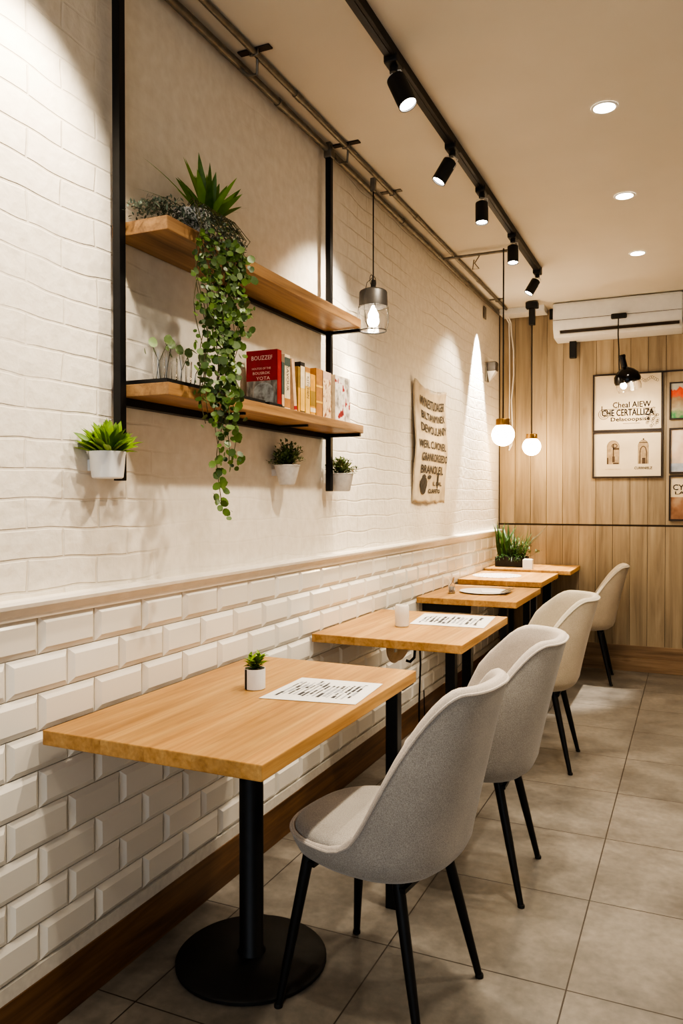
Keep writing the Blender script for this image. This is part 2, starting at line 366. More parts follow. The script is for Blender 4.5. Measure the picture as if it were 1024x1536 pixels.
# moulded rail over the tiles
t1 = MB()
prof = [(0, 1.018), (.015, 1.018), (.018, 1.030), (.026, 1.045), (.033, 1.049), (.035, 1.058), (.031, 1.065), (0, 1.067)]
ra = [t1.bm.verts.new(V((x, YF, z))) for x, z in prof]; rb = [t1.bm.verts.new(V((x, YB - .02, z))) for x, z in prof]
for k in range(len(prof)): t1.bm.faces.new((ra[k], ra[(k + 1) % len(prof)], rb[(k + 1) % len(prof)], rb[k]))
t1.bm.faces.new(ra); t1.bm.faces.new(list(reversed(rb)))
struct('trim_1', t1, M['trim_paint'], label='cream moulded rail along the top of the white tiles')
struct('baseboard_left', MB().box(-.01, .014, YF, YB, 0, .14, .002), M['base_wood'])
w = MB(); w.box(-.2, XR, YB + .002, YB + .1, 0, ZC, mat=1)
k = 0; x = .009
while x < XR:
    x1 = x + .1245
    w.box(x + .0012, x1 - .0012, YB - .010, YB + .01, 1.113, ZC, .0012)
    xo = x
    w.box(xo + .0012, xo + .1245 - .0012, YB - .010, YB + .01, .12, 1.099, .0012)
    x = x1
struct('wall_back', w, [M['planks'], M['dark_line']])
struct('baseboard_back', MB().box(.0, XR, YB - .028, YB, 0, .10, .003).box(.0, XR, YB - .018, YB, .10, .195, .003), M['back_base'])
struct('trim_2', MB().box(.0, XR, YB - .006, YB, 1.10, 1.112), M['dark_line'], label='dark groove strip across the plank wall')

# ------------------------------------------------------------------ wall shelf
sh = thing('wall_shelf', 'two-tier plank shelf hung on black steel uprights against the white wall', 'shelf', (0, 0, 0))
for nm, (z0, z1), (y0, y1) in (('shelf_board', (2.010, 2.047), (1.682, 2.985)), ('shelf_board', (1.578, 1.611), (1.684, 3.012))):
    MB().box(.004, .187, y0, y1, z0, z1, .0025).build(nm, M['shelf_wood'], sh)
for y, z0, z1 in ((1.668, 1.352, ZC), (2.988, 1.337, 2.752)):
    MB().box(.028, .052, y - .012, y + .012, z0, z1, .0015).build('upright', M['black'], sh)
f = MB(); f.box(.010, .026, 2.2, 2.998, 1.996, 2.0095, .001).box(.026, .180, 2.982, 2.998, 1.996, 2.0095, .001); f.build('shelf_frame', M['black'], sh)
f = MB(); f.box(.010, .040, 1.684, 2.998, 1.556, 1.5775, .001).box(.040, .182, 2.982, 2.998, 1.564, 1.5775, .001).box(.040, .150, 2.56, 2.572, 1.570, 1.5775).box(.040, .150, 2.12, 2.132, 1.570, 1.5775); f.build('shelf_frame', M['black'], sh)
MB().box(.022, .058, 2.970, 3.006, 2.735, 2.772, .004).box(.03, .05, 2.976, 3.0, 2.772, ZC).build('ceiling_clamp', M['steel'], sh)

# ------------------------------------------------------------------ plants
def blade_prof(t): return (1 - t) ** .75 * min(1, .55 + 2.2 * t)
def lance(t): return max(.02, math.sin(PI * (t * .93 + .07)) ** .75)
def boxwood(root, c, rad, n, mat, lsize=.016, rs=3):
    r = random.Random(rs); f = MB(); st = MB(); c = V(c)
    tips = []
    for k in range(max(10, n // 14)):
        a = r.uniform(0, 2 * PI); e = r.uniform(.15, 1.5)
        d = V((math.cos(a) * math.cos(e), math.sin(a) * math.cos(e), math.sin(e))); q = rad * r.uniform(.75, 1.12)
        p = c + V((d.x * q, d.y * q, d.z * q * 1.0)); tips.append(p)
        st.tube([c - V((0, 0, rad * .15)), c + (p - c) * .55 + V((0, 0, .006)), p], .0011, 4)
        for j in range(14):
            s = r.uniform(.35, 1.05); b = c + (p - c) * s + V((r.uniform(-1, 1), r.uniform(-1, 1), r.uniform(-1, 1))) * .008
            dd = (p - c).normalized() + V((r.uniform(-1, 1), r.uniform(-1, 1), r.uniform(-.6, 1)))
            f.leaf(b, dd, V((0, 0, 1)), lsize * r.uniform(.7, 1.2), lsize * .55, .3, 2, .12, lance)
    f.build('foliage', mat, root, normals=False); st.build('stems', M['stem'], root)
def pot_lathe(r0, r1, h, wall=.004): return [(r0 * .9, 0), (r0, .004), (r1 - .001, h - .004), (r1 + .0015, h - .003), (r1 + .001, h), (r1 - wall, h), (r1 - wall - .002, h - .012)]
def succulent(root, c, rad, n, mat, seed, up=.5, wd=.026):
    r = random.Random(seed); f = MB(); c = V(c)
    for k in range(n):
        t = k / n; a = k * 2.39996 + r.uniform(-.2, .2); e = 1.5 - .95 * t ** 1.3 + r.uniform(-.15, .15)
        d = V((math.cos(a) * math.cos(e), math.sin(a) * math.cos(e), math.sin(e)))
        ln = rad * (1.08 - .15 * t) * r.uniform(.85, 1.15)
        f.leaf(c + V((math.cos(a), math.sin(a), 0)) * .012 * t * 2, d, V((r.uniform(0, .6), r.uniform(-.8, .2), 1)), ln, wd * r.uniform(.8, 1.15), .45 * t + .05, 5, .22, lance)
    return f.build('leaves', mat, root, normals=False)

# left wall pot with bright rosette
p = thing('wall_planter', 'white wall pot with bright yellow-green rosette plant beside the black upright', 'planter', (.056, 1.600, 1.356))
MB().lathe([(.036, 0), (.040, .003), (.043, .03), (.0455, .060), (.047, .066), (.047, .070), (.042, .070), (.041, .058)], 36).build('pot', M['white_pot'], p, True)
MB().box(-.056, -.041, -.012, .012, .02, .05).build('wall_bracket', M['white_pot'], p)
MB().lathe([(.0415, .052), (.0415, .060)], 24).build('soil', M['soil'], p)
succulent(p, (0, 0, .060), .082, 80, M['leaf_bright'], 5, .70, .025)
# two half-round wall pots
def conepot(name, label, loc, r0, r1, h, seed, rad):
    p = thing(name, label, 'planter', loc)
    MB().lathe(pot_lathe(r0, r1, h), 32).build('pot', M['grey_pot'], p, True)
    MB().box(-loc[0], -r0 * .7, -.01, .01, h * .45, h * .8).build('wall_bracket', M['grey_pot'], p)
    MB().lathe([(r1 - .006, h - .014), (r1 - .006, h - .010)], 20).build('soil', M['soil'], p)
    boxwood(p, (0, 0, h - .006), rad, 800, M['leaf_dark'], .015, seed)
    return p
conepot('wall_planter', 'pale grey tapered wall pot with bushy herb under the middle of the shelf', (.060, 2.575, 1.357), .030, .049, .074, 11, .080)
conepot('wall_planter', 'pale grey wall pot with small herb right of the second upright', (.062, 3.06, 1.338), .040, .054, .076, 12, .070)

# trailing arrangement on the upper shelf
tp = thing('trailing_plant', 'large mixed plant with spiky crown and long trailing vines on the upper shelf', 'plant', (.110, 1.905, 2.047))
MB().lathe(pot_lathe(.046, .060, .085), 32).build('pot', M['white_pot'], tp, True)
MB().lathe([(.053, .07), (.053, .076)], 24).build('soil', M['soil'], tp)
r = random.Random(21); f = MB()
for k in range(28):
    a = k * 2.4 + r.uniform(-.2, .2); e = r.uniform(.25, 1.25) if k > 5 else r.uniform(1.2, 1.5)
    d = V((math.cos(a) * math.cos(e) * .6, math.sin(a) * math.cos(e), math.sin(e)))
    f.leaf(V((0, .075, .085)) + d * .01, d, V((r.uniform(.3, 1), r.uniform(-1, -.1), .5)), r.uniform(.12, .19), r.uniform(.034, .046), r.uniform(-.1, .25), 6, .16, blade_prof)
for k in range(6):
    a = r.uniform(.2, 1.2); d = V((math.cos(a + 1.0) * .5, .9, r.uniform(-.1, .55)))
    f.leaf(V((.02, .12, .07)), d, V((.6, -.4, .8)), r.uniform(.10, .17), .030, .5, 6, .15, blade_prof)
for k in range(9):
    d = V((r.uniform(-.2, .4), r.choice((-1, 1)) * r.uniform(.4, .9), r.uniform(.0, .9)))
    f.leaf(V((0, .06, .08)), d, V((0, 0, 1)), r.uniform(.18, .27), .006, .5, 8, .1, blade_prof)
f.build('spiky_leaves', M['leaf_spike'], tp, normals=False)
f = MB()
for k in range(950):                       # silvery small-leaved cushion spreading along the shelf
    t = r.random(); y = -.235 + t * .28 + r.gauss(0, .012); zz = .012 + .055 * math.sin(PI * min(1, .25 + t * .7)) * r.random() ** .7 + r.gauss(0, .004)
    xx = .005 + r.gauss(0, .028) + .028 * t
    if y < -.20: zz *= .8
    zz = max(.003, zz)
    d = V((r.uniform(-1, 1), r.uniform(-1, 1), r.uniform(-.2, 1.2)))
    f.leaf((xx, y, zz), d, V((0, 0, 1)), r.uniform(.009, .018), .006, .2, 2, .1, lance)
for k in range(650):                       # and spilling over the front edge
    t = r.random(); y = -.12 + r.random() * .20 + t * .03; zz = .06 - t * .13 + r.gauss(0, .008); xx = .078 + .030 * math.sin(PI * min(1, t * 1.1)) + abs(r.gauss(0, .008))
    d = V((r.uniform(-.3, 1), r.uniform(-1, 1), r.uniform(-1, .6)))
    f.leaf((max(xx, .083 if zz < .01 else xx), y, zz), d, V((0, 0, 1)), r.uniform(.009, .018), .007, .2, 2, .1, lance)
f.build('silver_foliage', M['leaf_silver'], tp, normals=False)
for k in range(22):                        # vines, each one a strand with its round leaves
    vs = MB(); vl = MB()
    u = k / 21; y0 = -.135 + .275 * ((k * 0.618) % 1); ln = .40 + .20 * r.random()
    if k in (3, 9, 14): ln = .66 + .05 * r.random()
    if k == 6: ln = .80
    if k > 15: ln = .20 + .15 * r.random()
    yend = -.02 + (y0 - .02) * .5 + r.gauss(0, .012)
    if k == 6: yend = -.035
    pts = [V((.03, y0 * .5, .085)), V((.075, y0 * .8, .085)), V((.098 + r.uniform(0, .018), y0, .03))]
    x0 = pts[-1].x; q = 0; ph = r.uniform(0, 6)
    nseg = int(ln / .03)
    for j in range(1, nseg + 1):
        s = j / nseg; pts.append(V((x0 + .008 * math.sin(j * .6 + ph), y0 + (yend - y0) * s + .013 * math.sin(j * .55 + ph), .03 - ln * s)))
    vs.tube(pts, .0012, 5)
    o = vs.build('vine', M['stem'], tp)
    for j in range(3, len(pts)):
        if pts[j].z > -.01: continue
        for q in range(3):
            if r.random() < .12: continue
            if k == 6 and pts[j].z < -.50 and j < len(pts) - 4 and r.random() < .4: continue
            a = r.uniform(-1.5, 1.5); off = V((abs(math.cos(a)) * .5 + .2, math.sin(a) * 1.2, r.uniform(-.7, .5))) * r.uniform(.008, .038)
            c = pts[j] + off + V((0, 0, r.uniform(-.014, .014))); rad = r.uniform(.005, .0095) * (1.45 if r.random() < .25 else 1)
            nrm = V((r.uniform(.3, 1), r.uniform(-1.0, .3), r.uniform(-.5, .8)))
            vl.disc_leaf(c, nrm, V((r.uniform(-.4, .4), r.uniform(-1, 1), r.uniform(-1, .3))), rad, r.uniform(.95, 1.3))
    if k == 6:
        for q in range(9):
            c = pts[-1 - q // 2] + V((.004, (.012 + .008 * (q % 3)) * (1 if q % 2 else -1), -.012 * (q % 2)))
            vl.disc_leaf(c, (.8, r.uniform(-.8, 0), r.uniform(-.2, .4)), (0, 1 if q % 2 else -1, -.6), r.uniform(.009, .0125), 1.2)
    vl.build('leaves', M['leaf_vine'], o, normals=False)

# tray and glasses on the lower shelf
ZS = 1.611
tr = thing('serving_tray', 'thin black tray under the row of glasses on the lower shelf', 'tray', (.095, 1.965, ZS))
MB().box(-.072, .072, -.262, .262, 0, .006, .001).box(-.072, -.068, -.262, .262, .006, .014).box(.068, .072, -.262, .262, .006, .014).box(-.068, .068, -.262, -.258, .006, .014).box(-.068, .068, .258, .262, .006, .014).build('tray_body', M['matte_black'], tr)
def tumbler(label, y, x, r0, h, sprig, seed):
    g = thing('drinking_glass', label, 'glass', (x, y, ZS + .0062), 0, 'glasses on the lower shelf')
    MB().lathe([(r0 * .86, 0), (r0 * .9, .002), (r0, h), (r0 - .0016, h), (r0 * .9 - .0016, .008), (.001, .007)], 24, cap1=False).build('glass_body', M['glass'], g, True)
    r = random.Random(seed)
    for k in range(sprig):
        s = MB(); a = r.uniform(0, 6.28); top = V((math.cos(a) * .02, math.sin(a) * .03, h + r.uniform(.012, .03)))
        s.tube([(math.cos(a) * -.008, math.sin(a) * -.008, .010), (0, 0, h * .7), top], .0011, 5)
        o = s.build('sprig', M['stem'], g)
        l = MB(); l.disc_leaf(top + V((.002, 0, .008)), (.9, -.5, .3), (0, .3, 1), .0135, 1.15)
        for q in range(2): l.disc_leaf(top + V((r.uniform(-.01, .01), r.uniform(-.02, .02), -r.uniform(.005, .03))), (.8, r.uniform(-1, 1), .3), (0, r.uniform(-1, 1), 1), .007, 1.2)
        l.build('leaf', M['leaf_dark'], o, normals=False)
    return g
tumbler('slim bud glass with two round leaves at the left end of the tray', 1.745, .11, .017, .088, 2, 1)
tumbler('short clear tumbler second on the tray with one leaf sprig', 1.795, .10, .029, .078, 1, 2)
tumbler('clear tumbler third on the tray just left of the hanging vines', 1.862, .10, .030, .080, 2, 3)
tumbler('clear tumbler fourth on the tray seen through the hanging vines', 1.932, .10, .030, .080, 2, 4)
tumbler('clear tumbler at the right end of the tray behind the hanging vines', 2.003, .10, .030, .080, 2, 5)
o = MB().box(.085, .178, 2.236, 2.325, ZS + .0005, ZS + .011, .001).build('booklet', M['matte_black']); tag(o, 'thin black booklet lying flat at the foot of the red book', 'booklet')

# ------------------------------------------------------------------ books, spines outward (+x)
def book(label, y0, y1, h, depth, cover, page, x1=.150, tilt=0, yaw=0, band=None, title=None, face=None):
    w = y1 - y0; b = thing('book', label, 'book', (x1, y0, ZS + .0006), 0, 'books standing on the lower shelf')
    b.rotation_euler = (-tilt, 0, yaw)
    c = MB(); c.box(-depth, 0, 0, .0022, 0, h).box(-depth, 0, w - .0022, w, 0, h).box(-.0024, 0, 0, w, 0, h, .0008)
    c.build('cover', cover, b)
    MB().box(-depth + .004, -.0026, .0024, w - .0024, .003, h - .004).build('pages', page, b)
    if band:
        for (a0, a1, mm) in band: MB().box(-.0005, .0006, .0006, w - .0006, h * a0, h * a1).build('spine_band', mm, b)
    if title:
        t = MB(); put_text(t, title, w * .62, (.0010, w / 2, h * .58), (0, 0, -1), (0, 1, 0), h * .45); t.build('spine_title', M['ink'] if cover.name != 'b_black' else M['paper'], b)
    return b
BC = {k: plain('b_' + k, rgb(*c), .55, 0, .08, 40) for k, c in dict(red=(150, 22, 30), teal=(70, 84, 78), cream=(222, 202, 168), blush=(214, 178, 146), black=(34, 30, 28), gold=(206, 152, 60), yellow=(222, 178, 88), tan=(170, 120, 66), pink=(206, 176, 160), olive=(150, 118, 46)).items()}
pg = plain('book_pages', rgb(224, 206, 172), .9, 0, .08, 200)
pic1 = blotch('cover_picture', [(.30, rgb(120, 112, 104)), (.45, rgb(214, 206, 196)), (.56, rgb(236, 230, 222)), (.62, rgb(160, 40, 40)), (.72, rgb(120, 30, 34)), (.8, rgb(90, 84, 78))], (22, 22, 22))
pic2 = blotch('spine_picture', [(.3, rgb(196, 160, 128)), (.5, rgb(238, 214, 178)), (.65, rgb(150, 96, 66)), (.75, rgb(96, 66, 54))], (60, 60, 40))
grey_pic = blotch('grey_picture', [(.3, rgb(84, 78, 72)), (.5, rgb(150, 152, 150)), (.7, rgb(178, 182, 182))], (40, 40, 40))
# red hardback, its front cover facing along the shelf
rb = book('tall red hardback with pale title and grey picture cover, leftmost book', 2.338, 2.368, .203, .122, BC['red'], pg, .150)
mb = MB(); mb.box(-.121, -.001, -.0006, .0, .002, .098); mb.build('cover_picture', blotch('cover_grey', [(.3, rgb(70, 62, 56)), (.5, rgb(120, 116, 110)), (.7, rgb(168, 160, 150))], (60, 60, 26)), rb)
mb = MB(); mb.grid(lambda u, v: (-.092 + .078 * u, -.0011, .004 + v * (.066 + .022 * math.sin(PI * u) ** .6)), 12, 4); mb.build('cover_arch', grey_pic, rb)
red_ink = plain('pale_red_ink', rgb(232, 196, 186), .7)
for tx, sz, px, pz, wd_ in (('BOUZZEF', .021, -.060, .176, .082), ('HOUTOS OF THE', .010, -.062, .140, .074), ('BOUSROK', .013, -.062, .124, .068), ('YOTA', .016, -.055, .106, .054)):
    mb = MB(); put_text(mb, tx, sz, (px, -.0009, pz), (1, 0, 0), (0, 0, 1), wd_); mb.build('title_line', red_ink, rb)
book('dark teal book with orange foot on its spine beside the red hardback', 2.370, 2.388, .165, .115, BC['teal'], pg, band=[(.08, .32, BC['blush'])])
book('thick cream book with brown printed spine third from the red end', 2.390, 2.432, .195, .115, BC['cream'], pg, band=[(.06, .22, BC['tan']), (.80, .95, BC['teal'])], title='SAVOUR')
book('pale blush book leaning left between cream and black books', 2.462, 2.486, .188, .112, BC['blush'], pg, tilt=-.12, band=[(.05, .12, BC['red'])])
book('slim yellow-footed book in front of the black one', 2.490, 2.508, .168, .112, BC['olive'], pg, band=[(.02, .55, BC['gold'])])
book('tall black book with thin white spine lines', 2.510, 2.545, .188, .118, BC['black'], pg, band=[(.50, .92, BC['cream']), (.06, .5, BC['yellow'])])
book('cream yellow book with a rounded dark head right of the black book', 2.549, 2.588, .176, .112, BC['yellow'], pg, band=[(.9, .99, BC['tan']), (.6, .88, BC['cream'])], title='KITCHEN')
book('short golden book with olive label, lowest of the row', 2.590, 2.634, .156, .11, BC['gold'], pg, band=[(.25, .6, BC['olive']), (.1, .2, BC['cream'])])
book('tall brown book with pale right edge', 2.638, 2.694, .185, .115, BC['tan'], pg, band=[(.62, .66, BC['yellow']), (.3, .34, BC['yellow'])])
book('pink and cream book with pictured spine before the last book', 2.698, 2.772, .184, .118, BC['pink'], pg, band=[(.03, .84, pic2)])
lb = book('large white and red illustrated book at the right end of the row', 2.780, 2.925, .180, .10, BC['cream'], pg, x1=.163, band=[(.01, .99, pic1)])

# ------------------------------------------------------------------ tables
def table(name, label, x0, x1, y0, y1, z, th, posts=(), pedestal=None, apron=None, hook=None):
    t = thing(name, label, 'table', ((x0 + x1) / 2, (y0 + y1) / 2, 0), 0, 'oak tables along the tiled wall')
    cx, cy = (x0 + x1) / 2, (y0 + y1) / 2; hx, hy = (x1 - x0) / 2, (y1 - y0) / 2
    MB().box(-hx, hx, -hy, hy, z - th, z, .003).build('tabletop', M['oak'], t)
    for (px, py) in posts:
        MB().box(px - cx - .020, px - cx + .020, py - cy - .020, py - cy + .020, 0, z - th, .003).build('leg', M['black'], t)
        MB().box(px - cx - .05, px - cx + .05, py - cy - .05, py - cy + .05, z - th - .006, z - th - .0003).build('mount_or_gap_plate', M['black'], t)
    if pedestal:
        px, py = pedestal[0] - cx, pedestal[1] - cy
        MB().lathe([(.040, .020), (.040, .026), (.034, .034), (.034, z - th - .004)], 32, (px, py, 0)).build('column', M['black'], t, True)
        MB().lathe([(.206, 0), (.212, .003), (.212, .011), (.206, .016), (.06, .022), (.04, .024)], 56, (px, py, 0)).build('base_plate', M['matte_black'], t, True)
        MB().box(px - .11, px + .11, py - .11, py + .11, z - th - .008, z - th - .0003).build('mount_or_gap_plate', M['black'], t)
    if apron:
        MB().box(apron[0] - cx, apron[1] - cx, apron[2] - cy, apron[2] - cy + .025, z - th - .05, z - th - .0005, .002).build('apron', M['matte_black'], t)
    if hook:
        hx_, hy_, ln = hook[0] - cx, hook[1] - cy, hook[2]
        pts = [(hx_, hy_, z - th), (hx_ + .004, hy_, z - th - ln * .6), (hx_ + .002, hy_ - .002, z - th - ln * .85), (hx_ - .016, hy_ - .006, z - th - ln), (hx_ - .034, hy_ - .010, z - th - ln * .96)]
        MB().tube(pts, .0065, 8).build('bag_hook', M['matte_black'], t, True)
    return t
T1 = table('cafe_table', 'nearest oak table on a round black pedestal', .030, .633, 1.398, 2.385, .75, .036, [(.578, 2.325)], (.312, 1.892))
T2 = table('cafe_table', 'second oak table holding the white votive and a printed menu', .016, .650, 2.868, 3.665, .75, .034, [(.565, 3.02), (.565, 3.265)], None, None, (.325, 3.26, .13))
MB().box(-.12, -.06, -.10, -.085, .695, .7155).box(-.066, -.058, -.10, -.085, .64, .70).build('wall_bracket', M['steel'], T2)
T3 = table('cafe_table', 'third oak table holding the little glass jar', .016, .580, 4.20, 4.935, .75, .034, [(.500, 4.27), (.515, 4.83)], None, (.03, .31, 4.26))
T4 = table('cafe_table', 'fourth oak table in front of the corner plant', .016, .565, 5.045, 5.72, .775, .034, [(.500, 5.13), (.515, 5.62)])
T5 = table('cafe_table', 'fifth and farthest oak table against the plank wall', .016, .645, 5.76, 6.285, .790, .030, [(.40, 6.17), (.20, 5.85)])

# ------------------------------------------------------------------ chairs
def smooth(a, b, x):
    t = max(0, min(1, (x - a) / (b - a))); return t * t * (3 - 2 * t)
def chair(label, x, y, rz, fab, lin_, c0=.05, c1=.93, top=.845, pw=1.0, dl=0.0):
    t = thing('upholstered_chair', label, 'chair', (x, y, 0), rz, 'upholstered chairs along the tables')
    A, B, zs = .225, .228, .448; NU = 72
    def plan(th, sc=1.0):
        c, s = math.cos(th), math.sin(th); e = 2 / 2.7
        px = abs(c) ** e * (1 if c > 0 else -1) * A * sc; py = abs(s) ** e * (1 if s > 0 else -1) * B * sc
        if px < 0: py *= 1 - .06 * (-px / A)
        return px, py
    def rim(th): return zs + (top - zs) * smooth(c0, c1, math.cos(th - dl * max(0, math.sin(th + .4)))) ** pw
    def wallpt(th, z, inset=0):
        px, py = plan(th); h = max(0, z - zs); k = smooth(c0 - .2, 1, math.cos(th))
        l = math.hypot(px, py); px -= px / l * inset; py -= py / l * inset
        py *= 1 - .13 * (h / .4) ** 2.0 * (.35 + .65 * k); py *= 1 + .06 * math.sin(PI * min(1, h / .4))
        px += (.20 * h + .10 * h * h) * k
        return V((px, py, z))
    # outer shell: bowl under the seat and the wrapped back
    mb = MB(); rings = []
    for sc, z in ((.30, .368), (.62, .370), (.80, .380), (.93, .402), (.985, .428), (1.0, zs)):
        rings.append([mb.bm.verts.new(V((*plan(2 * PI * k / NU, sc), z)) + V((.012 * (1 - sc), 0, 0))) for k in range(NU)])
    for s in [i / 9 for i in range(1, 10)]:
        rings.append([mb.bm.verts.new(wallpt(2 * PI * k / NU, zs + (rim(2 * PI * k / NU) - zs) * s + .0004 * s)) for k in range(NU)])
    mb.skin(rings, True, False); mb.build('shell', fab, t, True, angle=80)
    # padded lining inside the back, rolling over the rim
    mb = MB(); rings = []; TH = .034
    roll = [(0, 0), (.004, .010), (.014, .015), (.026, .012), (TH, 0)]
    for ins, dz in roll:
        rings.append([mb.bm.verts.new(wallpt(2 * PI * k / NU, rim(2 * PI * k / NU), ins * (.35 + .65 * smooth(c0 - .5, c0 + .3, math.cos(2 * PI * k / NU)))) + V((0, 0, dz * (.4 + .6 * smooth(c0 - .3, c0 + .4, math.cos(2 * PI * k / NU)))))) for k in range(NU)])
    for s in [1 - i / 8 for i in range(1, 9)]:
        rr = []
        for k in range(NU):
            th = 2 * PI * k / NU; z = zs - .004 + (rim(th) - zs + .004) * s
            rr.append(mb.bm.verts.new(wallpt(th, z, (TH + .010 * math.sin(PI * s)) * (.35 + .65 * smooth(c0 - .5, c0 + .3, math.cos(th))))))
        rings.append(rr)
    mb.skin(rings, False, False); mb.build('lining', lin_, t, True, angle=80)
    # piping along the rim
    mb = MB(); pts = [wallpt(2 * PI * k / 96, rim(2 * PI * k / 96), -.001) for k in range(97)]
    mb.tube(pts, .0036, 6, cap=False); mb.build('piping', lin_, t, True)
    # seat cushion
    mb = MB(); rings = []
    for sc, z in ((.945, zs - .015), (.955, zs + .006), (.93, zs + .015), (.84, zs + .021), (.60, zs + .024), (.30, zs + .023), (.04, zs + .023)):
        rings.append([mb.bm.verts.new(V((*plan(2 * PI * k / NU, sc), z - .010 * smooth(.3, 1, math.cos(2 * PI * k / NU)) * sc))) for k in range(NU)])
    mb.skin(rings, True, True); mb.build('seat_cushion', fab, t, True, angle=80)
    # frame and legs
    mb = MB()
    for sx in (-1, 1): mb.box(sx * .13 - .012, sx * .13 + .012, -.15, .15, .357, .3685)
    mb.box(-.13, .13, -.012, .012, .357, .3675); mb.build('underframe', M['black'], t)
    for sx, sy in ((-1, -1), (-1, 1), (1, -1), (1, 1)):
        mb = MB(); tx, ty = (-.145 if sx < 0 else .115), .135; fx, fy = (-.195 if sx < 0 else .200), .200 if sx < 0 else .185
        p0 = V((tx, sy * ty, .378)); p1 = V((fx, sy * fy, 0)); d = (p1 - p0).normalized()
        u = V((0, 1, 0)); u = (u - d * u.dot(d)).normalized(); w = d.cross(u)
        mb.skin([mb.ring(p0, u, w, .0155, 14), mb.ring(p0 + (p1 - p0) * .5, u, w, .0135, 14), mb.ring(p1, u, w, .0095, 14)]); lg = mb.build('leg', M['black'], t, True)
        mb = MB(); mb.lathe([(.0112, 0), (.0115, .006), (.0105, .010)], 14, p1); mb.build('foot_pad', M['matte_black'], lg, True)
    return t
chair('nearest grey upholstered chair pulled up to the pedestal table', .700, 1.915, math.radians(-7), M['grey'], M['lining'], -.08, .83, .850)
chair('grey tub chair at the second table, directly behind the nearest chair', .745, 2.665, math.radians(2), M['grey'], M['lining'], -.30, .80, .835, 1, .45)
chair('beige tub chair at the third table', .715, 3.97, math.radians(2), M['beige'], M['lining_b'], -.35, .80, .820, 1, .5)
chair('farthest beige chair near the plank wall', .715, 5.90, math.radians(4), M['beige'], M['lining_b'], -.3, .85, .825)

# ------------------------------------------------------------------ things on the tables
def pot_plant(label, loc):
    p = thing('potted_plant', label, 'plant', loc)
    MB().lathe([(.028, 0), (.0305, .002), (.0305, .060), (.0285, .060), (.028, .05)], 32).build('pot', M['white_pot'], p, True)
    MB().box(-.0312, -.0295, -.005, .005, .002, .059).build('pot_stripe', M['matte_black'], p)
    MB().lathe([(.028, .048), (.028, .052)], 20).build('soil', M['soil'], p)
    r = random.Random(9); f = MB(); s = MB()
    for k in range(9):
        a = k * 2.4; tip = V((math.cos(a) * .018, math.sin(a) * .018, .05 + .048 * r.uniform(.6, 1.1)))
        s.tube([(0, 0, .048), tip], .0012, 5)
        for j in range(9):
            b = V((0, 0, .05)).lerp(tip, r.uniform(.15, 1)); aa = r.uniform(0, 6.28)
            f.leaf(b, V((math.cos(aa), math.sin(aa), r.uniform(.3, 1.3))), V((0, 0, 1)), r.uniform(.022, .040), .011, .3, 4, .2, lance)
    f.build('foliage', M['leaf_bright'], p, normals=False); s.build('stems', M['stem'], p)
    return p
pot_plant('small green plant in a white cylinder pot on the nearest table', (.283, 1.962, .7505)).rotation_euler = (0, 0, math.radians(62))
def menu(name, label, quad, seed, rows=15):
    q = [V((a, b, 0)) for a, b in quad]; c = sum(q, V()) / 4
    t = thing(name, label, 'menu', (c.x, c.y, .7506)); q = [p - c for p in q]
    def at(u, v): return q[0].lerp(q[1], u).lerp(q[3].lerp(q[2], u), v)
    mb = MB(); mb.grid(lambda u, v: at(u, v) + V((0, 0, .0010)), 2, 2); mb.grid(lambda u, v: at(u, v), 2, 2)
    r = random.Random(seed)
    for k in range(rows):
        v0 = .09 + .80 * k / rows; u = .12 + r.uniform(0, .12); end = r.uniform(.68, .9)
        while u < end:
            w_ = r.uniform(.05, .22); u1 = min(end, u + w_); hh = .80 / rows * r.uniform(.25, .75)
            mb.quad(*[at(a, 1 - b) + V((0, 0, .0014)) for a, b in ((v0, u), (v0, u1), (v0 + hh, u1), (v0 + hh, u))], 1 if r.random() < .65 else 2); u = u1 + r.uniform(.004, .02)
    mb.build('sheet', [M['paper'], M['ink'], M['grey_ink']], t, normals=False)
    return t
menu('printed_menu', 'white printed menu sheet on the nearest table', [(.346, 2.140), (.604, 2.165), (.622, 1.915), (.350, 1.869)], 3)
menu('printed_menu', 'white printed menu sheet on the second table beside the votive', [(.262, 3.60), (.600, 3.63), (.630, 3.285), (.300, 3.27)], 4, 13)
v = thing('votive_candle', 'frosted white votive cup on the second table', 'candle', (.292, 3.195, .7505))
MB().lathe([(.026, 0), (.030, .004), (.031, .050), (.030, .088), (.026, .094), (.022, .094), (.020, .080)], 32).build('cup', M['frost'], v, True)
MB().lathe([(.0195, .078), (.0195, .082)], 20).build('wax', M['paper'], v)
j = thing('glass_jar', 'small clear glass shaker on the third table', 'glass', (.152, 4.44, .7505))
MB().lathe([(.016, 0), (.020, .003), (.020, .050), (.012, .066), (.016, .095), (.0145, .095), (.010, .067), (.018, .05), (.017, .008), (.001, .007)], 24, cap1=False).build('jar_body', M['glass'], j, True)
MB().lathe([(.0165, .009), (.0165, .040)], 20).build('filling', scribble('pepper', rgb(190, 180, 168), rgb(70, 60, 54), (300, 300, 300)), j)
pl = thing('dinner_plate', 'round pale plate with napkin and menu papers on the third table', 'plate', (.315, 4.58, .7505))
MB().lathe([(.06, 0), (.13, .003), (.150, .008), (.148, .010), (.128, .005), (.0, .004)], 48, cap1=False).build('plate_body', M['white_pot'], pl, True)
MB().box(-.02, .11, -.09, .10, .0062, .0085, 0, 0, Matrix.Rotation(.3, 3, 'Z')).build('napkin', M['paper'], pl)
MB().box(.135, .150, -.11, .11, .016, .018).build('knife', M['steel'], pl)
MB().box(.116, .128, -.11, .11, .016, .018).build('fork', M['steel'], pl)
pm = thing('place_mat', 'pale patterned placemat on the fourth table by the wall', 'placemat', (.205, 5.37, .7755))
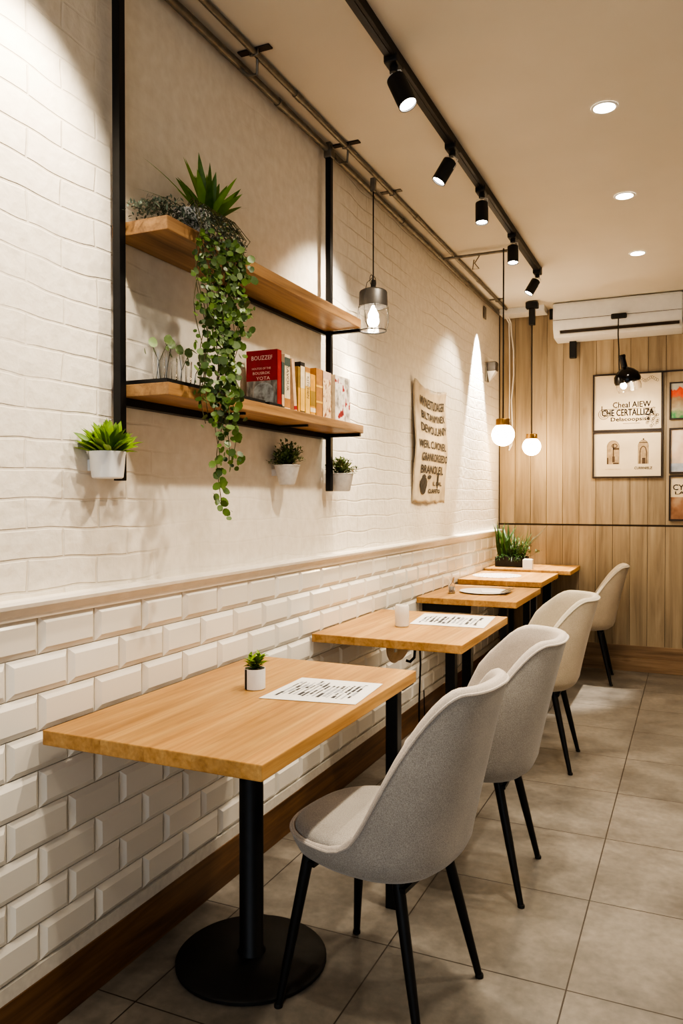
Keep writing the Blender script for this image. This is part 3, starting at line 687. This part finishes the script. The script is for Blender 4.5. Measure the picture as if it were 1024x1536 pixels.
MB().lathe([(.165, 0), (.168, .0015), (.165, .003)], 48).build('mat_body', scribble('mat_pattern', rgb(222, 212, 200), rgb(150, 136, 124), (90, 90, 1)), pm, True)
wb = thing('napkin_holder', 'small white napkin box before the corner plant', 'box', (.335, 5.80, .7905))
MB().box(-.036, .036, -.02, .02, 0, .072, .004).build('box_body', M['white_plastic'], wb); MB().box(-.028, .028, -.012, .012, .072, .076).build('napkins', M['paper'], wb)
cp = thing('potted_plant', 'dark green leafy plant in a black pot in the far corner', 'plant', (.175, 6.00, .7905))
MB().box(-.115, .115, -.075, .075, 0, .075, .004).build('pot', M['matte_black'], cp); MB().box(-.105, .105, -.068, .068, .0752, .078).build('soil', M['soil'], cp)
r = random.Random(31); f = MB(); s = MB(); tw = MB()
for k in range(60):
    bx, by = r.uniform(-.09, .09), r.uniform(-.05, .05); d = V((bx * 5 + r.uniform(-.35, .35), by * 5 + r.uniform(-.35, .35) - .1, 1))
    wd_ = .026 if bx < -.02 else .013
    if bx < -.02: d = V((r.uniform(-.3, .2), r.uniform(-.8, .3), 1.5))
    f.leaf((bx, by, .074), d, V((r.uniform(-1, 1), -1, .2)), r.uniform(.12, .30) * (1 if bx < 0 else .75), wd_, r.uniform(.2, .9), 6, .15, blade_prof)
for k in range(34):
    bx, by = r.uniform(-.08, .1), r.uniform(-.05, .05); tip = V((bx + r.uniform(-.05, .13), by + r.uniform(-.08, .04), r.uniform(.11, .22)))
    s.tube([(bx, by, .07), ((bx + tip.x) / 2, (by + tip.y) / 2, tip.z * .7), tip], .0013, 4)
    for q in range(16):
        b = V((bx, by, .07)).lerp(tip, r.uniform(.2, 1)) + V((r.gauss(0, .006), r.gauss(0, .006), 0))
        f.leaf(b, (r.uniform(-1, 1), r.uniform(-1, .6), r.uniform(-.2, 1.2)), V((0, 0, 1)), r.uniform(.018, .034), .007, .3, 3, .15, lance)
for k in range(60):
    f.leaf((r.uniform(-.11, .11), r.uniform(-.085, -.02), r.uniform(.06, .1)), (r.uniform(-1, 1), -1, r.uniform(-.3, .5)), V((0, 0, 1)), r.uniform(.04, .07), .009, .7, 5, .1, blade_prof)
f.build('foliage', M['leaf_deep'], cp, normals=False)
for k in range(6):
    a = r.uniform(.5, 1.0); tw.tube([(.05, 0, .08), (.11 + .02 * k, -.02 * k * .5, .16 + .015 * k), (.17 + .02 * k, -.02, .22 + .02 * k)], .0010, 4)
s.build('stems', M['stem'], cp); tw.build('dry_twigs', M['stem'], cp)
# beige bundle and cable beneath the second table
cb = thing('bag', 'rounded beige fabric bag hanging from the hook under the second table', 'bag', (.235, 3.30, .562))
def bagp(u, v):
    a = 2 * PI * u; e = (v - .5) * PI; return (math.cos(a) * math.cos(e) * .042 - .02, math.sin(a) * math.cos(e) * .10 + .05, .068 + math.sin(e) * .066 + .02 * math.cos(a * 2) * math.cos(e))
MB().grid(bagp, 32, 16).build('bag_body', fabric('bag_cloth', rgb(196, 160, 118), rgb(226, 194, 150)), cb, True, normals=False)
MB().tube([(-.02, .05, .125), (-.02, .05, .140), (-.02, .05, .1525)], .003, 6).build('strap', M['stem'], cb)
o = MB().tube([(.30, 3.40, .715), (.305, 3.41, .55), (.295, 3.42, .35), (.30, 3.41, .15), (.305, 3.42, .004)], .0045, 6).tube([(.315, 3.43, .42), (.318, 3.44, .2), (.317, 3.43, .004)], .003, 6).build('power_cable', M['matte_black'], smooth=True)
tag(o, 'thin dark cable hanging from the second table to the floor', 'cable')

# ------------------------------------------------------------------ ceiling conduits
X1, Z1, X2, Z2 = .034, 2.772, .107, 2.786
for (x, z, rr, lab) in ((X1, Z1, .0135, 'grey steel conduit in the corner of wall and ceiling'), (X2, Z2, .0105, 'thinner grey steel conduit on the ceiling beside the wall')):
    c = thing('conduit_pipe', lab, 'pipe', (x, 0, z)); y = YF
    MB().tube([(0, YF, 0), (0, 6.17, 0)] if x < .05 else [(0, YF, 0), (0, 6.08, 0)], rr, 12).build('pipe', M['conduit'], c, True)
    for yy in (1.2, 2.55, 3.9, 5.2):
        MB().tube([(0, yy, 0), (0, yy + .05, 0)], rr * 1.22, 12).build('coupling', M['conduit'], c, True)
for i, (y, big, lab) in enumerate(((2.27, 1, 'dark slotted bracket clamping both conduits above the hanging plant'), (3.02, 1, 'dark slotted bracket clamping both conduits by the second upright'), (3.575, 0, 'short clamp strap across the conduits above the cage pendant'), (5.80, 0, 'short clamp strap across the conduits near the far corner'))):
    b = thing('conduit_clamp', lab, 'bracket', (0, y, 0), 0, 'clamps on the ceiling conduits')
    MB().box(X1 + .010, .165 if big else .150, -.014, .014, ZC - .006, ZC - .0005, .002).build('strap', M['dark_line'] if big else M['conduit'], b)
    MB().tube([(X2 + .016, -.01, ZC - .004), (X2 + .014, -.01, Z2 - .010), (X2, -.01, Z2 - .0125), (X2 - .014, -.01, Z2 - .010), (X2 - .016, -.01, ZC - .004)], .0028, 6).build('saddle', M['conduit'], b)
    if big: MB().tube([(X2, .012, Z2 - .012), (.095, .03, 2.735), (.062, .03, 2.738), (X1 + .006, .02, Z1 - .012)], .005, 8).build('loop_wire', M['conduit'], b, True)
    if i == 3: MB().box(.006, .012, -.03, .03, 2.66, 2.75).build('drop_plate', M['conduit'], b)
cr = thing('cross_conduit', 'grey cross pipe joining the wall conduit to the spotlight track', 'pipe', (0, 4.63, 2.775))
MB().tube([(.034, 0, 0), (.49, 0, 0)], .0085, 10).build('pipe', M['conduit'], cr, True)
MB().tube([(.265, 0, -.006), (.235, 0, -.05), (.262, 0, -.085), (.225, -.01, -.088), (.232, -.004, -.03)], .0035, 6).build('wire_hook', M['conduit'], cr, True)
cv = thing('wall_cable', 'pale paired cables running down the corner of the plank wall', 'cable', (0, 0, 0))
MB().tube([(.090, 6.20, 2.77), (.10, 6.285, 2.72), (.105, 6.290, 2.62), (.12, 6.290, 2.50), (.122, 6.290, 2.30), (.105, 6.290, 2.10), (.112, 6.290, 1.9), (.108, 6.290, 1.74), (.085, 6.290, 1.70)], .0065, 8).build('cable', M['trim_paint'], cv, True)
MB().tube([(.070, 6.20, 2.765), (.085, 6.288, 2.72), (.088, 6.291, 2.5), (.090, 6.291, 2.25), (.088, 6.291, 2.0), (.095, 6.291, 1.78), (.09, 6.291, 1.70)], .0055, 8).build('cable', M['trim_paint'], cv, True)
jb = thing('junction_box', 'flat white box on the ceiling in the far corner', 'box', (.235, 6.20, ZC))
MB().box(-.19, .155, -.085, .085, -.045, -.0005, .004).build('box_body', M['white_plastic'], jb); MB().box(.06, .075, -.087, -.083, -.03, -.01).build('latch', M['steel'], jb)

# ------------------------------------------------------------------ lights
def lamp(name, kind, loc, power, color=WARM, size=.05, target=None, angle=60, blend=.6, parent=None):
    l = bpy.data.lights.new(name, kind); l.energy = power; l.color = color
    if kind == 'SPOT': l.spot_size = math.radians(angle); l.spot_blend = blend; l.shadow_soft_size = size
    elif kind == 'POINT': l.shadow_soft_size = size
    elif kind == 'AREA': l.shape = 'DISK'; l.size = size; l.spread = math.radians(angle)
    o = bpy.data.objects.new(name, l); col.objects.link(o); o.location = loc
    if target is not None: o.rotation_euler = (V(target) - V(loc)).to_track_quat('-Z', 'Y').to_euler()
    return o
M['lens'] = emit('lamp_lens', (1, .93, .82, 1), 14)
M['globe'] = emit('opal_globe', (1, .72, .40, 1), 30)
M['bulb'] = emit('bulb', (1, .86, .66, 1), 60)
tk = thing('spotlight_track', 'long black ceiling track carrying the spotlights', 'track', (.522, 0, ZC))
MB().box(-.019, .019, -2.4, 5.14, -.034, -.0005, .002).build('rail', M['track'], tk); MB().box(-.006, .006, -2.4, 5.13, -.036, -.0345).build('rail_slot', M['matte_black'], tk)
MB().box(-.021, .021, 5.125, 5.145, -.036, -.0005).build('end_cap', M['matte_black'], tk)
def spot(label, y, d, ln=.102, rr=.030, power=20, aim=None, angle=70):
    z0 = ZC - .036; d = V(d).normalized()
    if label is None: lamp('spot_beam', 'SPOT', V((.522, y, z0 - .042)) + d * .126, power, WARM, .028, V((.522, y, z0 - .042)) + d, angle, .7); return
    t = thing('track_spotlight', label, 'spotlight', (.522, y, z0), 0, 'spotlights on the ceiling track')
    MB().box(-.024, .024, -.036, .036, -.016, .014, .006).build('adapter', M['matte_black'], t)
    MB().tube([(0, 0, -.016), (0, 0, -.036)], .014, 12).build('swivel', M['matte_black'], t, True)
    top = V((0, 0, -.042)); mid = top + d * .012
    u = V((0, 1, 0)) if abs(d.y) < .9 else V((1, 0, 0)); side = d.cross(u).normalized()
    MB().tube([V((0, 0, -.032)) + side * .004, top + side * .026, mid + side * .030 + d * .03], .0022, 6).tube([V((0, 0, -.032)) - side * .004, top - side * .026, mid - side * .030 + d * .03], .0022, 6).build('yoke', M['white_plastic'], t, True)
    h = MB(); h.lathe([(rr * .7, 0), (rr * .98, .006), (rr, .012), (rr, ln), (rr - .003, ln), (rr - .004, ln - .012)], 28, mid, d, True, False); hd = h.build('head', M['matte_black'], t, True)
    MB().lathe([(rr - .0035, ln - .010), (rr - .0035, ln - .007)], 28, mid, d).build('lens', M['lens'], t)
    p = V((.522, y, z0)) + mid + d * (ln + .012)
    lamp('spot_beam', 'SPOT', p, power, WARM, .028, aim if aim else p + d, angle, .7)
    return t
spot('first track spotlight, nearest the camera, tilted to show its bright lens', 2.47, (.42, -.06, -.9), ln=.115, rr=.032, power=36)
spot('second track spotlight swung toward the white wall', 3.165, (-.46, -.20, -.85), power=48)
spot('third track spotlight hanging straight down', 3.66, (.03, -.10, -1), power=22)
spot('fourth track spotlight hanging straight down by the cross pipe', 4.357, (.04, -.16, -1), power=24)
spot('last track spotlight at the end of the track swung to the wall', 5.10, (-.42, -.22, -.8), power=26)
for y, d, pw in ((1.30, (-.55, .02, -.65), 46), (.35, (-.3, .1, -.9), 22)):
    spot(None, y, d, power=pw)
DX = 1.125
def downlight(label, y, power=30, x=DX):
    if label is None: lamp('downlight_beam', 'SPOT', (x, y, ZC - .012), power, WARM, .045, (x, y, 0), 125, .6); return
    t = thing('downlight', label, 'ceiling light', (x, y, ZC), 0, 'recessed downlights in the ceiling')
    MB().lathe([(.040, -.0035), (.046, -.0042), (.050, -.0006)], 32, cap0=False, cap1=False).build('trim_ring', M['white_plastic'], t, True)
    MB().lathe([(.040, -.0030), (.040, -.0008)], 32).build('lens', M['lens'], t)
    lamp('downlight_beam', 'SPOT', (x, y, ZC - .012), power, WARM, .09, (x, y, 0), 125, .6)
    return t
downlight('nearest visible recessed downlight, brightest disc on the ceiling', 3.15, 40)
downlight('middle recessed downlight on the ceiling', 4.10, 36)
downlight('farthest recessed downlight, nearest the air conditioner', 5.08, 36)
downlight(None, 2.15, 70)
downlight(None, 1.15, 40)
downlight(None, 3.0, 50, 2.3)

# cage pendant
cpn = thing('cage_pendant', 'dark capped glass pendant with wire guard beside the shelf end', 'pendant lamp', (.110, 3.31, 0))
MB().box(-.012, .012, -.010, .010, 2.70, 2.762, .003).build('hanger', M['conduit'], cpn)
MB().tube([(0, 0, 2.70), (0, 0, 2.265)], .0032, 6).build('cord', M['matte_black'], cpn)
MB().lathe([(.010, 2.300), (.012, 2.268), (.050, 2.256), (.060, 2.250), (.0635, 2.244), (.066, 2.178), (.064, 2.178), (.060, 2.244)], 32).build('cap', plain('dark_cap', rgb(62, 58, 54), .45, .4), cpn, True)
MB().lathe([(.062, 2.180), (.066, 2.15), (.066, 2.11), (.058, 2.075), (.0565, 2.075), (.0645, 2.11), (.0645, 2.15), (.0605, 2.180)], 32, cap0=False, cap1=False).build('glass_jar', M['glass'], cpn, True)
MB().lathe([(.006, 2.185), (.012, 2.17), (.024, 2.145), (.024, 2.13), (.014, 2.112), (.002, 2.108)], 20).build('bulb', M['bulb'], cpn, True)
g = MB()
for k in range(4):
    a = k * PI / 2 + .5; g.tube([(math.cos(a) * rr, math.sin(a) * rr, z) for rr, z in ((.067, 2.18), (.070, 2.14), (.068, 2.10), (.058, 2.068), (.03, 2.062), (0, 2.060))], .0014, 5)
g.tube([(math.cos(a) * .060, math.sin(a) * .060, 2.070) for a in [2 * PI * k / 32 for k in range(33)]], .0022, 6, cap=False)
g.tube([(.0, -.02, 2.29), (.02, -.05, 2.30), (.0, -.075, 2.27), (-.01, -.088, 2.20), (-.005, -.080, 2.10), (0, -.062, 2.075)], .0016, 5)
for yy in (-.02, .012): g.tube([(.0, yy + .02 * math.cos(a), 2.295 + .024 * math.sin(a)) for a in [2 * PI * k / 20 for k in range(21)]], .0016, 5)
g.build('wire_guard', M['black'], cpn, True)
lamp('cage_glow', 'POINT', (.110, 3.31, 2.115), 2.4, WARM, .03)
lamp('cage_beam', 'SPOT', (.110, 3.31, 2.07), 9, WARM, .03, (.06, 3.34, 0), 95, .8)
# globe pendants
def globe(label, x, y, zc, ztop, r_, fix):
    t = thing('globe_pendant', label, 'pendant lamp', (x, y, 0), 0, 'globe pendants near the plank wall')
    if fix:
        MB().box(-.045, .045, -.03, .03, ztop - .005, ztop + .040, .006).build('ceiling_mount', M['matte_black'], t); MB().box(-.022, .022, -.02, .02, ztop - .13, ztop - .005, .006).build('cord_grip', M['matte_black'], t)
    MB().tube([(0, 0, ztop), (0, 0, zc + r_ + .03)], .0042, 8).build('cord', M['matte_black'], t)
    MB().lathe([(.010, zc + r_ + .030), (.040, zc + r_ + .026), (.042, zc + r_ + .022), (.042, zc + r_ * .82), (.038, zc + r_ * .80)], 28).build('collar', M['brass'], t, True)
    MB().lathe([(max(.002, r_ * math.sin(PI * k / 18)), zc - r_ * math.cos(PI * k / 18)) for k in range(19)], 32).build('globe', M['globe'], t, True)
    return t
globe('glowing globe pendant on a long black rod before the white wall', .425, 4.56, 1.682, 2.768, .066, False)
globe('glowing globe pendant hanging close to the plank wall', .325, 5.98, 1.705, 2.750, .068, True)
# wall sconce
sc = thing('wall_sconce', 'small dark grey wedge wall light on the white wall near the corner', 'wall lamp', (0, 5.88, 2.20))
MB().box(0, .012, -.04, .04, .0, .14).build('back_plate', M['steel'], sc)
hb = MB(); hb.box(.012, .085, -.042, .042, .075, .145, .010); hb.build('housing', plain('sconce_grey', rgb(84, 78, 72), .5, .3), sc)
wd = MB(); a = [(.014, -.036, .0745), (.080, -.036, .0745), (.080, .036, .0745), (.014, .036, .0745), (.018, .02, .002), (.018, .034, .002)]
vs = [wd.bm.verts.new(V(p)) for p in a]
for idx in ((0, 1, 2, 3), (0, 4, 1), (1, 4, 5, 2), (2, 5, 3), (0, 3, 5, 4)): wd.bm.faces.new([vs[i] for i in idx])
wd.build('reflector', M['white_plastic'], sc)
lamp('corner_wall_wash', 'SPOT', (.105, 5.60, 2.74), 320, (1, .92, .80), .015, (.090, 5.60, 1.2), 44, .35)
# lamp in front of the air conditioner
pd = thing('dome_pendant', 'black dome pendant with clear glass hanging before the framed posters', 'pendant lamp', (1.0, 5.90, 0))
MB().box(-.118, -.008, .150, .1815, 2.630, 2.668, .010).build('canopy', M['matte_black'], pd)
MB().tube([(-.065, .155, 2.635), (-.062, .10, 2.50), (-.052, .05, 2.38), (-.048, .02, 2.28), (-.045, 0, 2.20)], .0045, 8).build('cord', M['matte_black'], pd, True)
tl = V((-.22, -.1, 1)).normalized()
MB().lathe([(.022, .20), (.026, .19), (.020, .17), (.022, .11), (.060, .085), (.085, .055), (.092, .02), (.088, .0), (.085, .0), (.085, .02)], 32, (.015, 0, 2.135), tl).build('dome', plain('gloss_black', rgb(24, 22, 22), .15, .4), pd, True)
MB().lathe([(.082, .0), (.085, -.03), (.078, -.06), (.0765, -.06), (.0835, -.03), (.0805, .0)], 32, (.015, 0, 2.135), tl, False, False).build('glass_shade', M['glass'], pd, True)
MB().lathe([(.008, .0), (.02, -.02), (.022, -.035), (.012, -.05), (.002, -.054)], 20, (-.02, -.02, 2.14), tl).build('bulb', M['bulb'], pd, True)
lamp('poster_beam', 'SPOT', (.985, 5.87, 2.06), 5, WARM, .03, (1.02, 6.31, 1.6), 120, .8)
lamp('poster_glow', 'POINT', (.985, 5.85, 2.05), 3.2, WARM, .03)

# ------------------------------------------------------------------ air conditioner
ac = thing('air_conditioner', 'white split air conditioner high on the plank wall', 'air conditioner', (.46, YB - .012, 0))
W_ = .905; pr = [(0, 2.797), (-.195, 2.797), (-.212, 2.785), (-.214, 2.66), (-.205, 2.60), (-.165, 2.545), (-.15, 2.535), (0, 2.525)]
mb = MB(); ra = [mb.bm.verts.new(V((0, y, z))) for y, z in pr]; rb_ = [mb.bm.verts.new(V((W_, y, z))) for y, z in pr]
for k in range(len(pr)): mb.bm.faces.new((ra[k], ra[(k + 1) % len(pr)], rb_[(k + 1) % len(pr)], rb_[k]))
mb.bm.faces.new(ra); mb.bm.faces.new(list(reversed(rb_)))
bmesh.ops.recalc_face_normals(mb.bm, faces=mb.bm.faces[:]); bmesh.ops.bevel(mb.bm, geom=mb.bm.edges[:], offset=.006, segments=2, affect='EDGES')
mb.build('body', M['white_plastic'], ac, True)
MB().box(.004, W_ - .004, -.2165, -.2145, 2.661, 2.6635).build('panel_seam', M['dark_line'], ac)
fl = MB(); fl.quad((.05, -.203, 2.585), (W_ - .02, -.203, 2.585), (W_ - .02, -.176, 2.552), (.05, -.176, 2.552)); fl.build('air_outlet', M['dark_line'], ac)
MB().tube([(.05, -.186, 2.556), (W_ - .02, -.186, 2.556)], .010, 8).build('louvre', M['white_plastic'], ac, True)
MB().box(.10, .15, -.05, -.005, 2.40, 2.535, .004).build('support_bracket', M['matte_black'], ac)
MB().box(-.055, -.002, -.03, -.002, 2.72, 2.795).build('mount_or_gap_plate', M['matte_black'], ac)  # shade of the gap left of the unit, built as a black block
MB().box(W_ + .002, W_ + .06, -.20, -.002, 2.60, 2.795).build('gap_shade_block', M['matte_black'], ac)  # dark gap at the unit's right end, its shade modelled as solid black

# ------------------------------------------------------------------ pictures on the plank wall
YW = YB - .0115
def frame(name, label, x0, x1, z0, z1, art, bw=.012, cat='picture'):
    t = thing(name, label, cat, ((x0 + x1) / 2, YW, z0)); hw = (x1 - x0) / 2; h = z1 - z0
    f = MB(); f.box(-hw, -hw + bw, -.018, 0, 0, h).box(hw - bw, hw, -.018, 0, 0, h).box(-hw + bw, hw - bw, -.018, 0, 0, bw).box(-hw + bw, hw - bw, -.018, 0, h - bw, h)
    f.build('frame', plain('frame_brown', rgb(50, 38, 30), .5) if 'frame_brown' not in bpy.data.materials else bpy.data.materials['frame_brown'], t)
    if art is None: return t, MB().box(-hw + bw, hw - bw, -.008, -.001, bw, h - bw), hw
    MB().box(-hw + bw, hw - bw, -.008, -.001, bw, h - bw).build('print', art, t)
    return t, hw, h
cream = plain('poster_paper', rgb(224, 206, 176), .8, 0, .03, 6)
sepia = plain('sepia_ink', rgb(84, 66, 50), .8); sepia2 = plain('sepia_wash', rgb(172, 148, 116), .8, 0, .12, 40)
FY = -.0088
def stroke(mb, x0, x1, z0, z1, mat=1, fy=None):
    y = FY if fy is None else fy; mb.quad((x0, y, z0), (x1, y, z0), (x1, y, z1), (x0, y, z1), mat)
def ringq(mb, cx, cz, rx, rz, wd_, n=16, a0=0, a1=2 * PI, mat=1, fy=None):
    y = FY if fy is None else fy
    for q in range(n):
        b0 = a0 + (a1 - a0) * q / n; b1 = a0 + (a1 - a0) * (q + 1) / n
        mb.quad((cx + rx * math.cos(b0), y, cz + rz * math.sin(b0)), (cx + rx * math.cos(b1), y, cz + rz * math.sin(b1)), (cx + (rx - wd_) * math.cos(b1), y, cz + (rz - wd_) * math.sin(b1)), (cx + (rx - wd_) * math.cos(b0), y, cz + (rz - wd_) * math.sin(b0)), mat)
RX, UZ = (1, 0, 0), (0, 0, 1)
t, k, hw = frame('framed_poster', 'framed cream lettering poster with ornate hand-drawn title, above the twin-arch print', .732, 1.232, 1.824, 2.262, None)
put_text(k, 'Cheal AIEW', .062, (.03, FY, .196), RX, UZ, .27, 1, .0012); put_text(k, 'CHE CERTALLIZA', .070, (.0, FY, .136), RX, UZ, .37, 1, .0022); put_text(k, 'Delacoopsise', .042, (.02, FY, .088), RX, UZ, .28, 1, .0014)
stroke(k, -.18, .20, .167, .170); stroke(k, -.186, -.180, .155, .195); stroke(k, -.03, .09, .055, .058)
r = random.Random(4)
ringq(k, -.170, .132, .040, .040, .004); ringq(k, -.170, .132, .026, .027, .003); ringq(k, -.170, .132, .012, .013, .003)
for q in range(44):
    a = r.uniform(0, 2 * PI); rr = .056 * math.sqrt(r.random()); ringq(k, .174 + rr * math.cos(a) * .9, .098 + rr * math.sin(a) * 1.25, .009, .010, .0022, 8)
for q in range(13): ringq(k, .062 + q * .0125, .385 + .012 * math.sin(q * .9), .009, .012, .002, 8)
k.build('print', [cream, sepia], t)
t, k, hw = frame('framed_print', 'framed print of two small arched drawings with caption, below the lettering poster', .732, 1.232, 1.468, 1.822, None)
for cx, kk in ((-.10, 0), (.115, 1)):
    for q in range(14):
        b0 = PI * q / 14; b1 = PI * (q + 1) / 14; rx = .045 - .008 * kk; zc_ = .235
        k.quad((cx + rx * math.cos(b0), FY, zc_ + .05 * math.sin(b0)), (cx + rx * math.cos(b1), FY, zc_ + .05 * math.sin(b1)), (cx + rx * math.cos(b1), FY, .105), (cx + rx * math.cos(b0), FY, .105), 2)
    g_ = -.0094
    ringq(k, cx, .235, .046 - .008 * kk, .051, .002, 14, 0, PI, 1, g_)
    for sx in (-1, 1): stroke(k, cx + sx * (.0435 - .008 * kk) - .001, cx + sx * (.0435 - .008 * kk) + .001, .105, .235, 1, g_)
    if kk:
        ringq(k, cx, .19, .026, .05, .007, 14, 0, PI, 1, g_)
        for x0, x1, z0, z1 in ((-.026, -.020, .105, .19), (.020, .026, .105, .19), (-.008, .016, .105, .150), (-.03, .03, .262, .268), (-.004, .006, .285, .297)): stroke(k, cx + x0, cx + x1, z0, z1, 1, g_)
    else:
        for x0, x1, z0, z1 in ((-.006, .012, .12, .165), (-.002, .006, .165, .26), (-.002, .045, .215, .228), (-.045, -.034, .105, .155), (.0, .04, .105, .116)): stroke(k, cx + x0, cx + x1, z0, z1, 1, g_)
        ringq(k, cx + .01, .245, .022, .018, .006, 10, 0, 2 * PI, 1, g_)
put_text(k, 'CURRNIELZ', .026, (.115, FY - .0003, .072), RX, UZ, .125, 1, .0008); put_text(k, 'A SMALL ARCH', .010, (-.10, FY - .0003, .066), RX, UZ, .11, 2)
k.build('print', [cream, sepia, sepia2], t)
def flower_art():
    m, t, b = nt('flower_painting'); c = N(t, 'ShaderNodeTexCoord'); s = N(t, 'ShaderNodeSeparateXYZ'); L(t, c.outputs['Object'], s.inputs[0])
    n = N(t, 'ShaderNodeTexNoise'); n.inputs['Scale'].default_value = 26; n.inputs['Detail'].default_value = 4; L(t, c.outputs['Object'], n.inputs['Vector'])
    ad = N(t, 'ShaderNodeMath', operation='MULTIPLY_ADD'); L(t, n.outputs[0], ad.inputs[0]); ad.inputs[1].default_value = .16; L(t, s.outputs[2], ad.inputs[2])
    r_ = ramp(t, [(0, rgb(30, 92, 50)), (.1, rgb(70, 140, 84)), (.165, rgb(172, 160, 132)), (.23, rgb(150, 120, 88)), (.262, rgb(222, 84, 30)), (.30, rgb(206, 70, 26)), (.315, rgb(176, 172, 158))], ad.outputs[0])
    L(t, r_.outputs[0], b.inputs['Base Color']); return m
frame('framed_painting', 'small framed painting of orange flowers over green leaves, top of the right column', 1.276, 1.60, 1.896, 2.172, flower_art(), .010)
t, k, hw = frame('framed_picture', 'framed pale pink and grey landscape picture, middle of the right column', 1.276, 1.60, 1.496, 1.834, None, .012)
k.box(-.045, .15, -.0088, -.0080, .014, .11, 0, 1); k.box(-.15, -.06, -.0088, -.0080, .014, .075, 0, 2)
k.build('print', [blotch('pale_landscape', [(.3, rgb(168, 160, 150)), (.5, rgb(222, 196, 172)), (.7, rgb(236, 222, 204))], (7, 7, 7)), plain('picture_grey', rgb(98, 96, 96), .7, 0, .2), plain('picture_blue', rgb(170, 176, 188), .7, 0, .1)], t)
t, k, hw = frame('framed_picture', 'framed brown picture with lettering on cream, bottom of the right column', 1.276, 1.60, 1.146, 1.482, None, .012)
k.box(-hw + .012, hw - .012, -.0088, -.0080, .012, .175, 0, 2)
put_text(k, 'CYOTELA', .06, (-.01, -.0092, .245), RX, UZ, .25, 1, .001); put_text(k, 'LAHNE', .03, (-.03, -.0092, .205), RX, UZ, .18, 1, .001)
k.build('print', [cream, sepia, blotch('brown_panel', [(.3, rgb(120, 84, 58)), (.5, rgb(164, 120, 88)), (.7, rgb(186, 162, 132))], (9, 9, 9))], t)
o = MB().box(1.232, 1.70, YW - .014, YW, 2.252, 2.262).build('picture_rail', bpy.data.materials['frame_brown']); tag(o, 'thin dark rail running right from the top of the lettering poster', 'rail')

# ------------------------------------------------------------------ lettered board on the white wall
bn = thing('wall_sign', 'worn beige sign with rows of dark lettering on the white wall', 'sign', (0, 4.465, 1.285))
def bx(v): return .010 + .020 * math.sin(PI * v) ** 2 + .016 * max(0, (v - .8) / .2) ** 2
def sg(u, v):
    top = .695 - .042 * math.sin(PI * u ** .9)
    z = .004 * math.sin(u * 23) + .003 * math.sin(u * 41) + v * (top)
    return (bx(v) + .006 * math.sin(u * 5), -.315 + .63 * u + .005 * math.sin(v * 17), z)
mb = MB(); mb.grid(sg, 30, 40); sm = blotch('worn_sign', [(.3, rgb(176, 158, 132)), (.55, rgb(206, 190, 164)), (.75, rgb(220, 206, 182))], (9, 9, 9), 6)
o = mb.build('board', sm, bn, True, normals=False); sd = o.modifiers.new('thick', 'SOLIDIFY'); sd.thickness = .006; sd.offset = -1
sgk = plain('sign_ink', rgb(62, 56, 50), .85, 0, .2, 60)
for zz, s, wd_, hh, oy in ((.575, 'WINESTUDAGER', .50, .085, .02), (.500, 'BILTANMINEX', .48, .070, .03), (.425, 'DEVOULANIY', .52, .078, .03), (.335, 'WERL CUVONEIL', .54, .074, .0), (.262, 'GRANKORGSEDO', .52, .076, .04), (.190, 'BRANOLEIL', .46, .078, .0), (.110, 'IL BAL', .20, .038, .12), (.065, 'CURFETO', .26, .038, .06)):
    k = MB(); put_text(k, s, hh * .86, (0, oy, zz), (0, 1, 0), (0, 0, 1), wd_, 0, .003)
    for v in k.bm.verts:
        u = (v.co.y + .315) / .63
        if zz > .4: v.co.z -= .026 * math.sin(PI * min(1, max(0, u))) - .02
        v.co.x = bx(v.co.z / .66) + .006 * math.sin(u * 5) + .0035
    k.build('lettering', sgk, bn)
for (cy, cz, ry, rz) in ((-.16, .10, .060, .052), (-.16, .145, .030, .020), (-.06, .150, .035, .012), (.13, .13, .016, .05)):
    k = MB(); c0_ = []
    for q in range(14):
        a = 2 * PI * q / 14; y = cy + ry * math.cos(a) * (1 + .15 * math.sin(3 * a)); z = cz + rz * math.sin(a); u = (y + .315) / .63
        c0_.append(k.bm.verts.new(V((bx(z / .66) + .006 * math.sin(u * 5) + .0035, y, z))))
    k.bm.faces.new(c0_); k.build('sign_drawing', sgk, bn)

# ------------------------------------------------------------------ world and camera
w = bpy.data.worlds.new('World'); bpy.context.scene.world = w; w.use_nodes = True
w.node_tree.nodes['Background'].inputs[0].default_value = (.80, .89, 1.0, 1); w.node_tree.nodes['Background'].inputs[1].default_value = .95
cam = bpy.data.cameras.new('Camera'); co = bpy.data.objects.new('Camera', cam); col.objects.link(co)
F = 1170.0; phi = math.atan(18 / F); th = math.atan(528 / (F / math.cos(phi)))
cam.sensor_fit = 'VERTICAL'; cam.sensor_height = 36; cam.lens = 36 * F / 1536
co.location = (1.445, 0, 1.30); co.rotation_euler = (PI / 2 - phi, 0, th)
cam.clip_start = .02
sc_ = bpy.context.scene; sc_.camera = co
sc_.view_settings.view_transform = 'AgX'
try: sc_.view_settings.look = 'AgX - High Contrast'
except Exception: pass
sc_.view_settings.exposure = 0.80
